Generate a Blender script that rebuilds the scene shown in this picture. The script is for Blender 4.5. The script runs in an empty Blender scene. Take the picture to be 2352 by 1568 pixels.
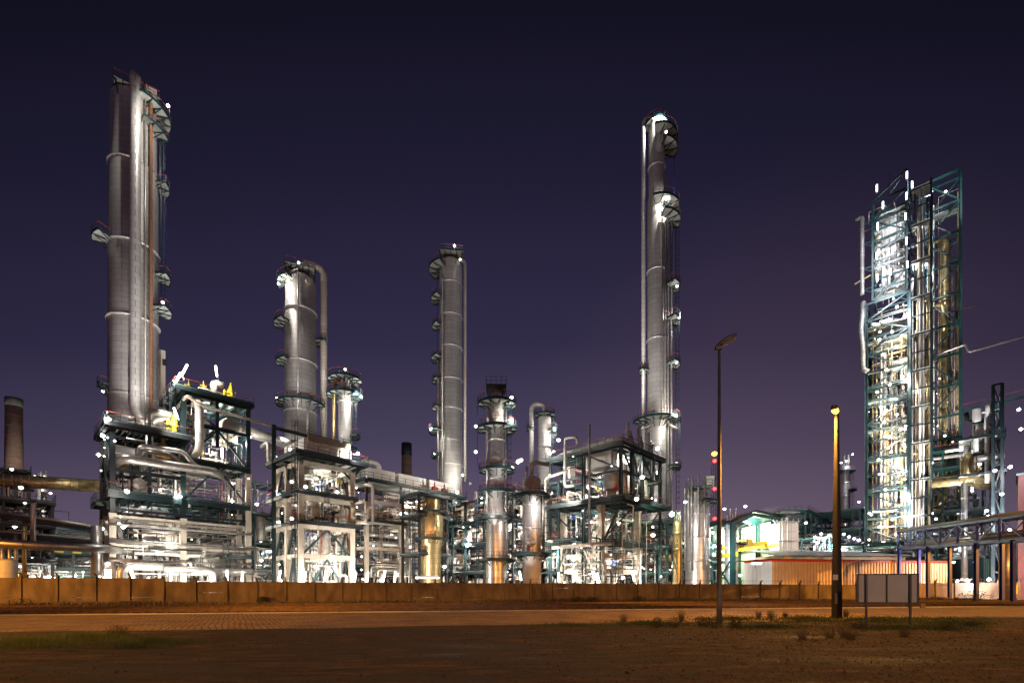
import bpy, math, random
from mathutils import Vector, Matrix
R_ = math.radians
scene = bpy.context.scene
COL = scene.collection
# ---------------------------------------------------------------- camera
F = 1111.0      # focal length in units of a 2352 px wide picture
CX, HY = 1176.0, 1355.0
EYE = 1.6
cd = bpy.data.cameras.new("camera"); cam = bpy.data.objects.new("camera", cd); COL.objects.link(cam)
cam.location = (0, 0, EYE); cam.rotation_euler = (R_(90), 0, 0)
cd.sensor_width = 36; cd.lens = 36 * F / 2352; cd.shift_y = (HY - 784) / 2352
cd.clip_start = .1; cd.clip_end = 3000
scene.camera = cam
# ---------------------------------------------------------------- sky (night, town glow low down)
W = bpy.data.worlds.new("World"); scene.world = W; W.use_nodes = True
nt = W.node_tree; N = nt.nodes; Lk = nt.links
for n in list(N): N.remove(n)
out = N.new('ShaderNodeOutputWorld'); bg = N.new('ShaderNodeBackground')
tc = N.new('ShaderNodeTexCoord'); sep = N.new('ShaderNodeSeparateXYZ'); Lk.new(tc.outputs['Generated'], sep.inputs[0])
qy = N.new('ShaderNodeMath'); qy.operation = 'MAXIMUM'; qa = N.new('ShaderNodeMath'); qa.operation = 'ABSOLUTE'; Lk.new(sep.outputs['Y'], qa.inputs[0]); Lk.new(qa.outputs[0], qy.inputs[0]); qy.inputs[1].default_value = .12
qz = N.new('ShaderNodeMath'); qz.operation = 'DIVIDE'; Lk.new(sep.outputs['Z'], qz.inputs[0]); Lk.new(qy.outputs[0], qz.inputs[1])
qs = N.new('ShaderNodeMath'); qs.operation = 'MULTIPLY'; Lk.new(qz.outputs[0], qs.inputs[0]); qs.inputs[1].default_value = .7
cr = N.new('ShaderNodeValToRGB'); Lk.new(qs.outputs[0], cr.inputs[0])
e = cr.color_ramp.elements
def S2L(r, g, b, a=1):
    f = lambda c: c/12.92 if c <= .04045 else ((c+.055)/1.055)**2.4
    return (f(r/255), f(g/255), f(b/255), 1)
stops = [(0, (118, 102, 117)), (.10, (99, 86, 108)), (.22, (71, 64, 89)), (.36, (50, 45, 72)), (.60, (34, 31, 54)), (.85, (22, 21, 37))]
e[0].position = 0; e[0].color = S2L(*stops[0][1]); e[1].position = stops[-1][0]; e[1].color = S2L(*stops[-1][1])
for p, c in stops[1:-1]:
    q = e.new(p); q.color = S2L(*c)
# warm glow of the town low on the right
dot = N.new('ShaderNodeVectorMath'); dot.operation = 'DOT_PRODUCT'; Lk.new(tc.outputs['Generated'], dot.inputs[0])
gv = Vector((.50, .86, .13)).normalized(); dot.inputs[1].default_value = gv
mr = N.new('ShaderNodeMapRange'); Lk.new(dot.outputs['Value'], mr.inputs[0]); mr.inputs[1].default_value = .84; mr.inputs[2].default_value = 1.0
mr.interpolation_type = 'SMOOTHSTEP'
mx = N.new('ShaderNodeMixRGB'); mx.blend_type = 'ADD'; Lk.new(mr.outputs[0], mx.inputs[0]); Lk.new(cr.outputs[0], mx.inputs[1]); mx.inputs[2].default_value = (.020, .010, .006, 1)
# a trace of the last blue of the sky
sky = N.new('ShaderNodeTexSky'); sky.sky_type = 'NISHITA'; sky.sun_disc = False; sky.sun_elevation = R_(-8); sky.sun_rotation = R_(60)
sd_ = N.new('ShaderNodeMapRange'); Lk.new(qa.outputs[0], sd_.inputs[0]); sd_.inputs[1].default_value = .45; sd_.inputs[2].default_value = .95; sd_.inputs[3].default_value = .68; sd_.inputs[4].default_value = 1
dk = N.new('ShaderNodeMixRGB'); dk.blend_type = 'MULTIPLY'; dk.inputs[0].default_value = 1; Lk.new(mx.outputs[0], dk.inputs[1]); Lk.new(sd_.outputs[0], dk.inputs[2]); mx = dk
mx2 = N.new('ShaderNodeMixRGB'); mx2.blend_type = 'ADD'; mx2.inputs[0].default_value = .002; Lk.new(mx.outputs[0], mx2.inputs[1]); Lk.new(sky.outputs[0], mx2.inputs[2])
Lk.new(mx2.outputs[0], bg.inputs[0]); bg.inputs[1].default_value = 1.0
Lk.new(bg.outputs[0], out.inputs[0])
W.cycles.sampling_method = 'NONE'      # the smooth dim sky needs no light sampling of its own
vs = scene.view_settings; vs.view_transform = 'Standard'; vs.look = 'None'; vs.exposure = 0; vs.gamma = 1
cy = scene.cycles
cy.use_denoising = True; cy.max_bounces = 4; cy.diffuse_bounces = 2; cy.glossy_bounces = 2; cy.transmission_bounces = 2; cy.volume_bounces = 0; cy.volume_step_rate = 10
cy.sample_clamp_indirect = 6; cy.sample_clamp_direct = 60; cy.blur_glossy = 1.5; cy.caustics_reflective = False; cy.caustics_refractive = False
scene.render.filter_size = 1.1; cy.use_light_tree = True; cy.use_adaptive_sampling = False
try:
    cy.denoising_prefilter = 'NONE'; cy.denoising_input_passes = 'RGB_ALBEDO_NORMAL'
except Exception: pass
# ---------------------------------------------------------------- helpers
def at(px, py, D): return Vector(((px-CX)/F*D, D, EYE+(HY-py)/F*D))
def gp(px, D): return Vector(((px-CX)/F*D, D, 0))
def hz(py, D): return EYE+(HY-py)/F*D
GR = math.atan2(.729, .6845)           # the plant's own grid: x' runs right and away, y' left and away
AX = Vector((.6845, .729, 0)); BX = Vector((-.729, .6845, 0))
def along(o, d, px):
    tx = (px-CX)/F
    return (tx*o.y-o.x)/(d.x-tx*d.y)
def tag(o, label=None, cat=None, group=None, kind=None):
    if label: o['label'] = label
    if cat: o['category'] = cat
    if group: o['group'] = group
    if kind: o['kind'] = kind
    return o
def thing(name, label, cat, loc=(0, 0, 0), rz=0, group=None, kind=None):
    o = bpy.data.objects.new(name, None); COL.objects.link(o); o.location = loc; o.rotation_euler = (0, 0, rz)
    o.empty_display_size = .2
    return tag(o, label, cat, group, kind or 'thing')
def copy_tree(o, parent=None):
    c = o.copy(); COL.objects.link(c); c.parent = parent
    for ch in o.children: copy_tree(ch, c)
    return c
class MB:
    def __init__(s): s.v = []; s.f = []; s.sm = []
    def _add(s, vs, fs, sm=False):
        n = len(s.v); s.v += [tuple(v) for v in vs]; s.f += [tuple(i+n for i in f) for f in fs]; s.sm += [sm]*len(fs)
        return s
    def box(s, x0, x1, y0, y1, z0, z1):
        return s._add([(x0,y0,z0),(x1,y0,z0),(x1,y1,z0),(x0,y1,z0),(x0,y0,z1),(x1,y0,z1),(x1,y1,z1),(x0,y1,z1)],
                      [(0,3,2,1),(4,5,6,7),(0,1,5,4),(1,2,6,5),(2,3,7,6),(3,0,4,7)])
    def cbox(s, c, sz, rz=0):
        x, y, z = sz[0]/2, sz[1]/2, sz[2]/2; co, si = math.cos(rz), math.sin(rz)
        P = [(-x,-y,-z),(x,-y,-z),(x,y,-z),(-x,y,-z),(-x,-y,z),(x,-y,z),(x,y,z),(-x,y,z)]
        return s._add([(c[0]+a*co-b*si, c[1]+a*si+b*co, c[2]+d) for a, b, d in P], [(0,3,2,1),(4,5,6,7),(0,1,5,4),(1,2,6,5),(2,3,7,6),(3,0,4,7)])
    def beam(s, p, q, w, h=None, up=(0, 0, 1)):
        h = h or w; p = Vector(p); q = Vector(q); d = q-p
        if d.length < 1e-5: return s
        d.normalize(); u = Vector(up)
        if abs(d.dot(u)) > .98: u = Vector((0, 1, 0)) if abs(d.y) < .9 else Vector((1, 0, 0))
        a = d.cross(u).normalized()*w/2; b = a.cross(d).normalized()*h/2
        return s._add([p-a-b, p+a-b, p+a+b, p-a+b, q-a-b, q+a-b, q+a+b, q-a+b], [(0,3,2,1),(4,5,6,7),(0,1,5,4),(1,2,6,5),(2,3,7,6),(3,0,4,7)])
    def ibeam(s, p, q, w, h, up=(0, 0, 1)):
        p = Vector(p); q = Vector(q); d = (q-p).normalized(); u = Vector(up)
        if abs(d.dot(u)) > .98: u = Vector((0, 1, 0))
        a = d.cross(u).normalized(); b = a.cross(d).normalized(); t = h*.09
        s.beam(p+b*(h/2-t/2), q+b*(h/2-t/2), w, t, b); s.beam(p-b*(h/2-t/2), q-b*(h/2-t/2), w, t, b)
        return s.beam(p, q, w*.12, h-2*t-.004, b)
    def tube(s, pts, r, n=8, caps=True, closed=False):
        pts = [Vector(p) for p in pts]; m = len(pts)
        rr = r if isinstance(r, (list, tuple)) else [r]*m
        vs = []; prev = None
        for i, p in enumerate(pts):
            if closed: t = pts[(i+1) % m]-pts[i-1]
            else: t = pts[min(i+1, m-1)]-pts[max(i-1, 0)]
            t.normalize()
            if prev is None:
                a = t.orthogonal().normalized() if abs(t.z) < .9 else Vector((1, 0, 0))
                a = (a-t*a.dot(t)).normalized()
            else: a = (prev-t*prev.dot(t)).normalized()
            prev = a; b = t.cross(a)
            for k in range(n):
                w = 2*math.pi*k/n; vs.append(p+(a*math.cos(w)+b*math.sin(w))*rr[i])
        fs = []
        for i in range(m if closed else m-1):
            j = (i+1) % m
            for k in range(n):
                k2 = (k+1) % n; fs.append((i*n+k, i*n+k2, j*n+k2, j*n+k))
        s._add(vs, fs, n > 5)
        if caps and not closed:
            b0 = len(s.v)-len(vs)
            s.f.append(tuple(b0+k for k in reversed(range(n)))); s.sm.append(False)
            s.f.append(tuple(b0+(m-1)*n+k for k in range(n))); s.sm.append(False)
        return s
    def pipe(s, pts, r, n=8, bend=2.2, seg=4):
        pts = [Vector(p) for p in pts]; o = [pts[0]]
        for i in range(1, len(pts)-1):
            a, b, c = pts[i-1], pts[i], pts[i+1]; u = (a-b); w = (c-b); lu, lw = u.length, w.length
            if lu < 1e-4 or lw < 1e-4: continue
            u.normalize(); w.normalize(); k = min(r*bend, lu*.49, lw*.49)
            for j in range(seg+1):
                t = j/seg; o.append((b+u*k)*(1-t)**2+b*2*t*(1-t)+(b+w*k)*t*t)
        o.append(pts[-1]); return s.tube(o, r, n)
    def lathe(s, prof, n=24, c=(0, 0), sm=True, a0=0, a1=None):
        vs = []; full = a1 is None; m = n if full else n+1
        for r, z in prof:
            for k in range(m):
                w = a0+((2*math.pi if full else a1-a0))*k/n; vs.append((c[0]+r*math.cos(w), c[1]+r*math.sin(w), z))
        fs = []
        for i in range(len(prof)-1):
            for k in range(n):
                k2 = (k+1) % m; fs.append((i*m+k, i*m+k2, (i+1)*m+k2, (i+1)*m+k))
        return s._add(vs, fs, sm)
    def cyl(s, c, r, z0, z1, n=20, r1=None):
        r1 = r if r1 is None else r1
        s.lathe([(r, z0), (r1, z1)], n, c); b = len(s.v)-2*n
        s.f.append(tuple(b+k for k in reversed(range(n)))); s.f.append(tuple(b+n+k for k in range(n))); s.sm += [False, False]; return s
    def drum(s, p, q, r, n=14, cap=.35):       # vessel with dished ends between p and q
        p = Vector(p); q = Vector(q); d = (q-p).normalized(); pts = []; rr = []
        for k in (0, .35, .62, .82, .95, 1): pts.append(p+d*r*cap*k); rr.append(r*max(.02, math.sqrt(1-(1-k)**2)))
        for k in (1, .95, .82, .62, .35, 0): pts.append(q-d*r*cap*k); rr.append(r*max(.02, math.sqrt(1-(1-k)**2)))
        return s.tube(pts, rr, n)
    def sector(s, c, r0, r1, a0, a1, z0, z1, n=None):
        n = n or max(3, int(abs(a1-a0)/R_(12))); vs = []
        for k in range(n+1):
            w = a0+(a1-a0)*k/n; co, si = math.cos(w), math.sin(w)
            for r, z in ((r0, z0), (r1, z0), (r1, z1), (r0, z1)): vs.append((c[0]+r*co, c[1]+r*si, z))
        fs = []
        for k in range(n):
            b = 4*k
            for i in range(4):
                j = (i+1) % 4; fs.append((b+i, b+j, b+4+j, b+4+i))
        fs += [(0, 3, 2, 1), (4*n, 4*n+1, 4*n+2, 4*n+3)]
        return s._add(vs, fs)
    def build(s, name, mat, parent=None, loc=None):
        me = bpy.data.meshes.new(name); me.from_pydata(s.v, [], s.f)
        me.polygons.foreach_set('use_smooth', s.sm)
        me.materials.append(mat); me.update()
        o = bpy.data.objects.new(name, me); COL.objects.link(o)
        if parent: o.parent = parent
        if loc: o.location = loc
        return o
# ---------------------------------------------------------------- materials
def newmat(name):
    m = bpy.data.materials.new(name); m.use_nodes = True; return m, m.node_tree.nodes, m.node_tree.links, m.node_tree.nodes['Principled BSDF']
def mat(name, col, rough=.5, metal=0, var=.15, scale=.6, dark=None, bump=0, stretch=None):
    m, n, l, p = newmat(name); p.inputs['Roughness'].default_value = rough; p.inputs['Metallic'].default_value = metal
    g = n.new('ShaderNodeNewGeometry'); no = n.new('ShaderNodeTexNoise'); no.inputs['Scale'].default_value = scale; no.inputs['Detail'].default_value = 5
    mp = n.new('ShaderNodeMapping'); l.new(g.outputs['Position'], mp.inputs[0]); l.new(mp.outputs[0], no.inputs['Vector'])
    if stretch: mp.inputs['Scale'].default_value = stretch
    r = n.new('ShaderNodeValToRGB'); l.new(no.outputs[0], r.inputs[0]); r.color_ramp.elements[0].position = .3; r.color_ramp.elements[1].position = .7
    d = dark or tuple(c*(1-2*var) for c in col); r.color_ramp.elements[0].color = (*d, 1); r.color_ramp.elements[1].color = (*[min(1, c*(1+var*.5)) for c in col], 1)
    l.new(r.outputs[0], p.inputs['Base Color'])
    if bump:
        b = n.new('ShaderNodeBump'); b.inputs['Strength'].default_value = bump; l.new(no.outputs[0], b.inputs['Height']); l.new(b.outputs[0], p.inputs['Normal'])
    return m
def clad(name, col, col2, rough=.38, metal=.75, ph=1.0, pw=2.6, seam=.35, tint=(.36, .335, .31)):
    # insulation cladding of sheet metal: staggered sheets with seams, streaks and dull patches; object coordinates round the vessel's axis
    m, n, l, p = newmat(name)
    t = n.new('ShaderNodeTexCoord'); sx = n.new('ShaderNodeSeparateXYZ'); l.new(t.outputs['Object'], sx.inputs[0])
    an = n.new('ShaderNodeMath'); an.operation = 'ARCTAN2'; l.new(sx.outputs[1], an.inputs[0]); l.new(sx.outputs[0], an.inputs[1])
    ms = n.new('ShaderNodeMath'); ms.operation = 'MULTIPLY'; l.new(an.outputs[0], ms.inputs[0]); ms.inputs[1].default_value = 16/2/math.pi
    cb = n.new('ShaderNodeCombineXYZ'); l.new(ms.outputs[0], cb.inputs[0]); l.new(sx.outputs[2], cb.inputs[1])
    br = n.new('ShaderNodeTexBrick'); l.new(cb.outputs[0], br.inputs['Vector']); br.inputs['Scale'].default_value = 1
    br.inputs['Brick Width'].default_value = pw; br.inputs['Row Height'].default_value = ph; br.inputs['Mortar Size'].default_value = .03; br.inputs['Mortar Smooth'].default_value = .3
    br.inputs['Color1'].default_value = (*col, 1); br.inputs['Color2'].default_value = (*col2, 1); br.inputs['Mortar'].default_value = (*[c*seam for c in col], 1)
    no = n.new('ShaderNodeTexNoise'); mp = n.new('ShaderNodeMapping'); l.new(t.outputs['Object'], mp.inputs[0]); mp.inputs['Scale'].default_value = (.9, .9, .13)
    l.new(mp.outputs[0], no.inputs['Vector']); no.inputs['Scale'].default_value = 1; no.inputs['Detail'].default_value = 6; no.inputs['Roughness'].default_value = .6
    rr = n.new('ShaderNodeMapRange'); l.new(no.outputs[0], rr.inputs[0]); rr.inputs[1].default_value = .45; rr.inputs[2].default_value = .72; rr.inputs[3].default_value = 0; rr.inputs[4].default_value = .55
    mi = n.new('ShaderNodeMixRGB'); l.new(rr.outputs[0], mi.inputs[0]); l.new(br.outputs['Color'], mi.inputs[1]); mi.inputs[2].default_value = (*tint, 1)
    l.new(mi.outputs[0], p.inputs['Base Color'])
    r2 = n.new('ShaderNodeMapRange'); l.new(no.outputs[0], r2.inputs[0]); r2.inputs[1].default_value = .3; r2.inputs[2].default_value = .7; r2.inputs[3].default_value = rough*.8; r2.inputs[4].default_value = min(1, rough*1.45)
    l.new(r2.outputs[0], p.inputs['Roughness']); p.inputs['Metallic'].default_value = metal
    bu = n.new('ShaderNodeBump'); bu.inputs['Strength'].default_value = .5; bu.inputs['Distance'].default_value = .03; bu.invert = True
    l.new(br.outputs['Fac'], bu.inputs['Height']); l.new(bu.outputs[0], p.inputs['Normal'])
    return m
def emit(name, col, s):
    m, n, l, p = newmat(name); p.inputs['Base Color'].default_value = (0, 0, 0, 1)
    p.inputs['Emission Color'].default_value = (*col, 1); p.inputs['Emission Strength'].default_value = s
    try: m.cycles.emission_sampling = 'NONE'
    except Exception: pass
    return m
M = {}
M['clad'] = clad('cladding', (.50, .49, .48), (.42, .41, .405), .40, .42)
M['clad_bright'] = clad('cladding bright', (.58, .565, .55), (.50, .49, .48), .3, .65, 1.2, 3.2, .5)
M['clad_dull'] = clad('cladding weathered', (.50, .47, .42), (.42, .39, .34), .5, .45, .8, 2.4, .4, (.30, .23, .14))
M['clad_gold'] = clad('cladding yellowed', (.62, .50, .26), (.52, .42, .22), .3, .8, .9, 2.2, .5, (.40, .30, .12))
M['pipe'] = mat('pipe cladding', (.52, .50, .47), .36, .75, .16, 1.5)
M['pipe_pale'] = mat('pipe pale paint', (.52, .50, .455), .45, .2, .12, 1.2)
M['pipe_brown'] = mat('pipe dull brown', (.33, .27, .22), .55, .2, .2, 1.5)
M['pipe_gold'] = mat('pipe yellowed cladding', (.58, .45, .22), .3, .8, .25, 1.2)
M['pipe_dark'] = mat('dull grey pipe lagging', (.15, .145, .14), .5, .4, .2, 1.5)
M['rust'] = mat('rusty steel', (.17, .07, .03), .8, .1, .3, 4)
M['green'] = mat('dark green steel paint', (.007, .024, .028), .45, 0, .2, .8)
M['teal'] = mat('teal steel paint', (.008, .048, .043), .45, 0, .2, .8)
M['dark'] = mat('near black steel', (.016, .021, .027), .5, 0, .2, .8)
M['blue'] = mat('blue steel paint', (.05, .06, .36), .45, 0, .15, .8)
M['grey'] = mat('grey grating steel', (.34, .35, .33), .6, .1, .15, .8)
M['white'] = mat('white paint', (.72, .71, .67), .5, 0, .08, 1)
M['concrete'] = mat('concrete', (.42, .375, .31), .85, 0, .13, 1.2, bump=.1, stretch=(1, 1, .3))
M['yellow'] = mat('yellow valve paint', (.78, .56, .03), .4, 0, .08, 3)
M['red'] = mat('red rail paint', (.30, .055, .04), .5, 0, .1, 2)
M['redp'] = mat('red paint', (.5, .03, .02), .4, 0, .1, 2)
M['bluep'] = mat('bright blue paint', (.03, .08, .5), .4, 0, .1, 2)
M['lamp_white'] = emit('lamp glass white', (1, .97, .92), 9)
M['lamp_cool'] = emit('lamp glass cool', (.85, .9, 1), 9)
M['lamp_warm'] = emit('lamp glass warm', (1, .85, .6), 9)
M['lamp_green'] = emit('lamp glass greenish', (.75, 1, .75), 9)
M['lamp_sodium'] = emit('lamp glass sodium', (1, .45, .07), 5)
M['lamp_red'] = emit('lamp glass red', (1, .03, .02), 12)
PI = math.pi
# ================================================================ GROUND
U = Vector((.979, .205, 0)).normalized(); Nn = Vector((-.205, .979, 0)).normalized()   # along the railway / across it
def S(t, s, z=0): v = U*t+Nn*s; return Vector((v.x, v.y, z))
def tpx(s, px): return along(Nn*s, U, px)
def ground_mat():
    m, n, l, p = newmat('bare earth'); g = n.new('ShaderNodeNewGeometry')
    mp = n.new('ShaderNodeMapping'); l.new(g.outputs['Position'], mp.inputs[0]); mp.inputs['Rotation'].default_value = (0, 0, -.25); mp.inputs['Scale'].default_value = (.35, 1, 1)
    n1 = n.new('ShaderNodeTexNoise'); n1.inputs['Scale'].default_value = .55; n1.inputs['Detail'].default_value = 8; n1.inputs['Roughness'].default_value = .65; l.new(mp.outputs[0], n1.inputs[0])
    n2 = n.new('ShaderNodeTexNoise'); n2.inputs['Scale'].default_value = 9; n2.inputs['Detail'].default_value = 8; n2.inputs['Roughness'].default_value = .75; l.new(g.outputs['Position'], n2.inputs[0])
    r = n.new('ShaderNodeValToRGB'); l.new(n1.outputs[0], r.inputs[0]); e = r.color_ramp.elements
    e[0].position = .36; e[0].color = (.006, .0045, .0035, 1); e[1].position = .66; e[1].color = (.095, .056, .029, 1); q = e.new(.5); q.color = (.042, .026, .015, 1)
    m2 = n.new('ShaderNodeMixRGB'); m2.blend_type = 'MULTIPLY'; m2.inputs[0].default_value = .85; l.new(r.outputs[0], m2.inputs[1])
    r2 = n.new('ShaderNodeValToRGB'); l.new(n2.outputs[0], r2.inputs[0]); r2.color_ramp.elements[0].position = .3; r2.color_ramp.elements[0].color = (.35, .35, .35, 1); r2.color_ramp.elements[1].position = .7; r2.color_ramp.elements[1].color = (1.5, 1.5, 1.5, 1)
    n3 = n.new('ShaderNodeTexNoise'); n3.inputs['Scale'].default_value = 2.2; n3.inputs['Detail'].default_value = 6; n3.inputs['Roughness'].default_value = .7; l.new(mp.outputs[0], n3.inputs[0])
    r3 = n.new('ShaderNodeValToRGB'); l.new(n3.outputs[0], r3.inputs[0]); r3.color_ramp.elements[0].position = .38; r3.color_ramp.elements[0].color = (.3, .3, .3, 1); r3.color_ramp.elements[1].position = .64; r3.color_ramp.elements[1].color = (1.9, 1.8, 1.6, 1)
    m3 = n.new('ShaderNodeMixRGB'); m3.blend_type = 'MULTIPLY'; m3.inputs[0].default_value = .9; l.new(m2.outputs[0], m3.inputs[1]); l.new(r3.outputs[0], m3.inputs[2])
    l.new(r2.outputs[0], m2.inputs[2]); l.new(m3.outputs[0], p.inputs['Base Color'])
    p.inputs['Roughness'].default_value = .9
    rg = n.new('ShaderNodeMapRange'); l.new(n1.outputs[0], rg.inputs[0]); rg.inputs[1].default_value = .3; rg.inputs[2].default_value = .5; rg.inputs[3].default_value = .45; rg.inputs[4].default_value = .95; l.new(rg.outputs[0], p.inputs['Roughness'])
    b = n.new('ShaderNodeBump'); b.inputs['Strength'].default_value = 1; b.inputs['Distance'].default_value = .16; l.new(n2.outputs[0], b.inputs['Height']); l.new(b.outputs[0], p.inputs['Normal'])
    return m
def cobble_mat():
    m, n, l, p = newmat('cobbles'); g = n.new('ShaderNodeNewGeometry')
    mp = n.new('ShaderNodeMapping'); l.new(g.outputs['Position'], mp.inputs[0]); mp.inputs['Rotation'].default_value = (0, 0, R_(60))
    br = n.new('ShaderNodeTexBrick'); dn = n.new('ShaderNodeTexNoise'); dn.inputs['Scale'].default_value = .7; l.new(mp.outputs[0], dn.inputs[0]); dm = n.new('ShaderNodeMixRGB'); dm.blend_type = 'ADD'; dm.inputs[0].default_value = .35; l.new(mp.outputs[0], dm.inputs[1]); l.new(dn.outputs['Color'], dm.inputs[2]); l.new(dm.outputs[0], br.inputs[0]); br.inputs['Scale'].default_value = 1; br.inputs['Brick Width'].default_value = .34; br.inputs['Row Height'].default_value = .24
    br.inputs['Mortar Size'].default_value = .03; br.inputs['Mortar Smooth'].default_value = .6; br.inputs['Color1'].default_value = (.46, .34, .20, 1); br.inputs['Color2'].default_value = (.33, .24, .145, 1); br.inputs['Mortar'].default_value = (.09, .06, .035, 1)
    no = n.new('ShaderNodeTexNoise'); no.inputs['Scale'].default_value = .5; no.inputs['Detail'].default_value = 8; l.new(g.outputs['Position'], no.inputs[0])
    r = n.new('ShaderNodeValToRGB'); l.new(no.outputs[0], r.inputs[0]); r.color_ramp.elements[0].position = .3; r.color_ramp.elements[0].color = (.55, .5, .45, 1); r.color_ramp.elements[1].position = .68; r.color_ramp.elements[1].color = (1.15, 1.1, 1, 1)
    x = n.new('ShaderNodeMixRGB'); x.blend_type = 'MULTIPLY'; x.inputs[0].default_value = 1; l.new(br.outputs[0], x.inputs[1]); l.new(r.outputs[0], x.inputs[2]); l.new(x.outputs[0], p.inputs['Base Color'])
    p.inputs['Roughness'].default_value = .75
    b = n.new('ShaderNodeBump'); b.invert = True; b.inputs['Strength'].default_value = 1; b.inputs['Distance'].default_value = .04; l.new(br.outputs['Fac'], b.inputs['Height']); l.new(b.outputs[0], p.inputs['Normal'])
    return m
def sheet(name, t0, t1, s0, s1, z, m, wob=0, n=60):
    b = MB(); rnd = random.Random(5); vs = []
    for i in range(n+1):
        t = t0+(t1-t0)*i/n; w0 = wob*(math.sin(t*.31)+.6*math.sin(t*.83+1)+rnd.uniform(-.4, .4)); vs += [S(t, s0+w0, z), S(t, s1, z)]
    b._add(vs, [(2*i, 2*i+2, 2*i+3, 2*i+1) for i in range(n)])
    o = b.build(name, m); o['kind'] = 'structure'; return o
M['earth'] = ground_mat()
g = MB(); g._add([(-900, -60, 0), (900, -60, 0), (900, 1600, 0), (-900, 1600, 0)], [(0, 1, 2, 3)]); tag(g.build('ground', M['earth']), kind='structure')
M['cobble'] = cobble_mat()
sheet('cobbled_road', -140, 200, 21.9, 36.3, .006, M['cobble'], .22, 300)
M['ballast'] = mat('rail ballast', (.085, .055, .035), .95, 0, .35, 7, bump=1)
sheet('rail_bed', -140, 220, 36.8, 66.5, .012, M['ballast'], .1, 100)
M['yard'] = mat('yard concrete', (.34, .33, .31), .8, 0, .2, .25)
sheet('plant_yard', -200, 330, 68, 330, .02, M['yard'])
# kerb line of the road by the track
kb = MB(); kb.beam(S(-140, 36.45, .03), S(200, 36.45, .03), .14, .12); tag(kb.build('kerb', M['concrete']), kind='structure')
# rails, three tracks
M['rail'] = mat('rail steel', (.10, .055, .035), .4, .6, .3, 3)
M['sleeper'] = mat('sleeper', (.06, .045, .035), .9, 0, .3, 3)
for s0, nm in ((38.2, 'rusty railway track nearest the cobbled road'), (44.2, 'middle railway track on brown ballast'), (52, 'overgrown railway track nearest the concrete wall')):
    t = thing('railway_track', nm, 'railway track', S(0, s0))
    for ds in (0, 1.5):
        r = MB(); a = U*-130+Nn*ds; c = U*190+Nn*ds
        r.beam(a+Vector((0, 0, .10)), c+Vector((0, 0, .10)), .14, .03); r.beam(a+Vector((0, 0, .16)), c+Vector((0, 0, .16)), .025, .1); r.beam(a+Vector((0, 0, .225)), c+Vector((0, 0, .225)), .07, .04)
        r.build('rail', M['rail'], t)
    sl = MB()
    for k in range(int(320/.7)):
        a = U*(-130+k*.7); sl.beam(a+Nn*-.5+Vector((0, 0, .05)), a+Nn*2+Vector((0, 0, .05)), .24, .1)
    tag(sl.build('sleepers', M['sleeper'], t), kind='stuff')
# ================================================================ CONCRETE WALL
M['wallc'] = mat('wall concrete', (.195, .145, .098), .9, 0, .2, .9, dark=(.085, .06, .04), bump=.25, stretch=(1, 1, .4))
WS = 67.1
posts = [48, 132, 220, 298, 376, 449, 521, 590, 656, 721, 784, 827, 884, 942, 1000, 1056, 1111, 1162, 1218, 1271, 1320, 1368, 1418, 1466, 1514, 1562, 1608, 1655, 1701, 1747, 1792, 1837, 1881, 1923, 1967, 2012, 2057, 2103, 2148, 2193, 2239, 2292, 2341]
tw = [tpx(WS, p) for p in posts]
tw = [tw[0]-3.6*k for k in (6, 5, 4, 3, 2, 1)]+tw+[tw[-1]+4*k for k in range(1, 9)]
wall = thing('concrete_wall', 'long brown precast concrete panel wall with curved post tops in front of the plant', 'wall', S(0, WS))
rnd = random.Random(3)
def wall_h(t):
    px = CX+F*S(t, WS).x/S(t, WS).y
    if px < 299: return 3.08
    if px < 1950: return 2.70-.0001*(px-300)
    return 2.62+(px-1950)*.0013 if px < 2400 else 3.2
for i, t in enumerate(tw):
    h = wall_h(t-.1); b = MB(); a = U*t
    b.beam(a+Vector((0, 0, 0)), a+Vector((0, 0, h+.12)), .26, .34, up=Nn)
    pts = []
    for k in range(7):
        w = R_(12*k); pts.append(a+Vector((0, 0, h+.12+.5*math.sin(w)))-Nn*(.5*(1-math.cos(w))))
    for k in range(6): b.beam(pts[k], pts[k+1]+(pts[k+1]-pts[k])*.12, .18-.012*k, .2-.018*k, up=Nn)
    b.build('post', M['wallc'], wall)
    if i+1 < len(tw):
        t2 = tw[i+1]; h = wall_h(t); b = MB(); z = 0; row = h/4
        for k in range(4):
            gap = .075
            b.beam(U*(t+.1)+Vector((0, 0, z+(row-gap)/2))+Nn*rnd.uniform(-.012, .012), U*(t2-.1)+Vector((0, 0, z+(row-gap)/2))+Nn*rnd.uniform(-.012, .012), .07, row-gap)
            z += row
        zz = 0
        for k in range(4):
            hh = row-(.03 if rnd.random() < .14 and k < 3 else 0); b.beam(U*(t+.1)+Nn*.03+Vector((0, 0, zz+hh/2)), U*(t2-.1)+Nn*.03+Vector((0, 0, zz+hh/2)), .03, hh-.001); zz += row
        b.build('wall_panel', M['wallc'], wall)
wr = MB()
for k in (2, 4, 6):
    w = R_(12*k); pts = [U*t+Vector((0, 0, wall_h(t-.1)+.14+.5*math.sin(w)+.03))-Nn*(.5*(1-math.cos(w))) for t in tw]
    wr.tube(pts, .012, 4)
wr.build('barbed_wire', M['rail'], wall)
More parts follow.
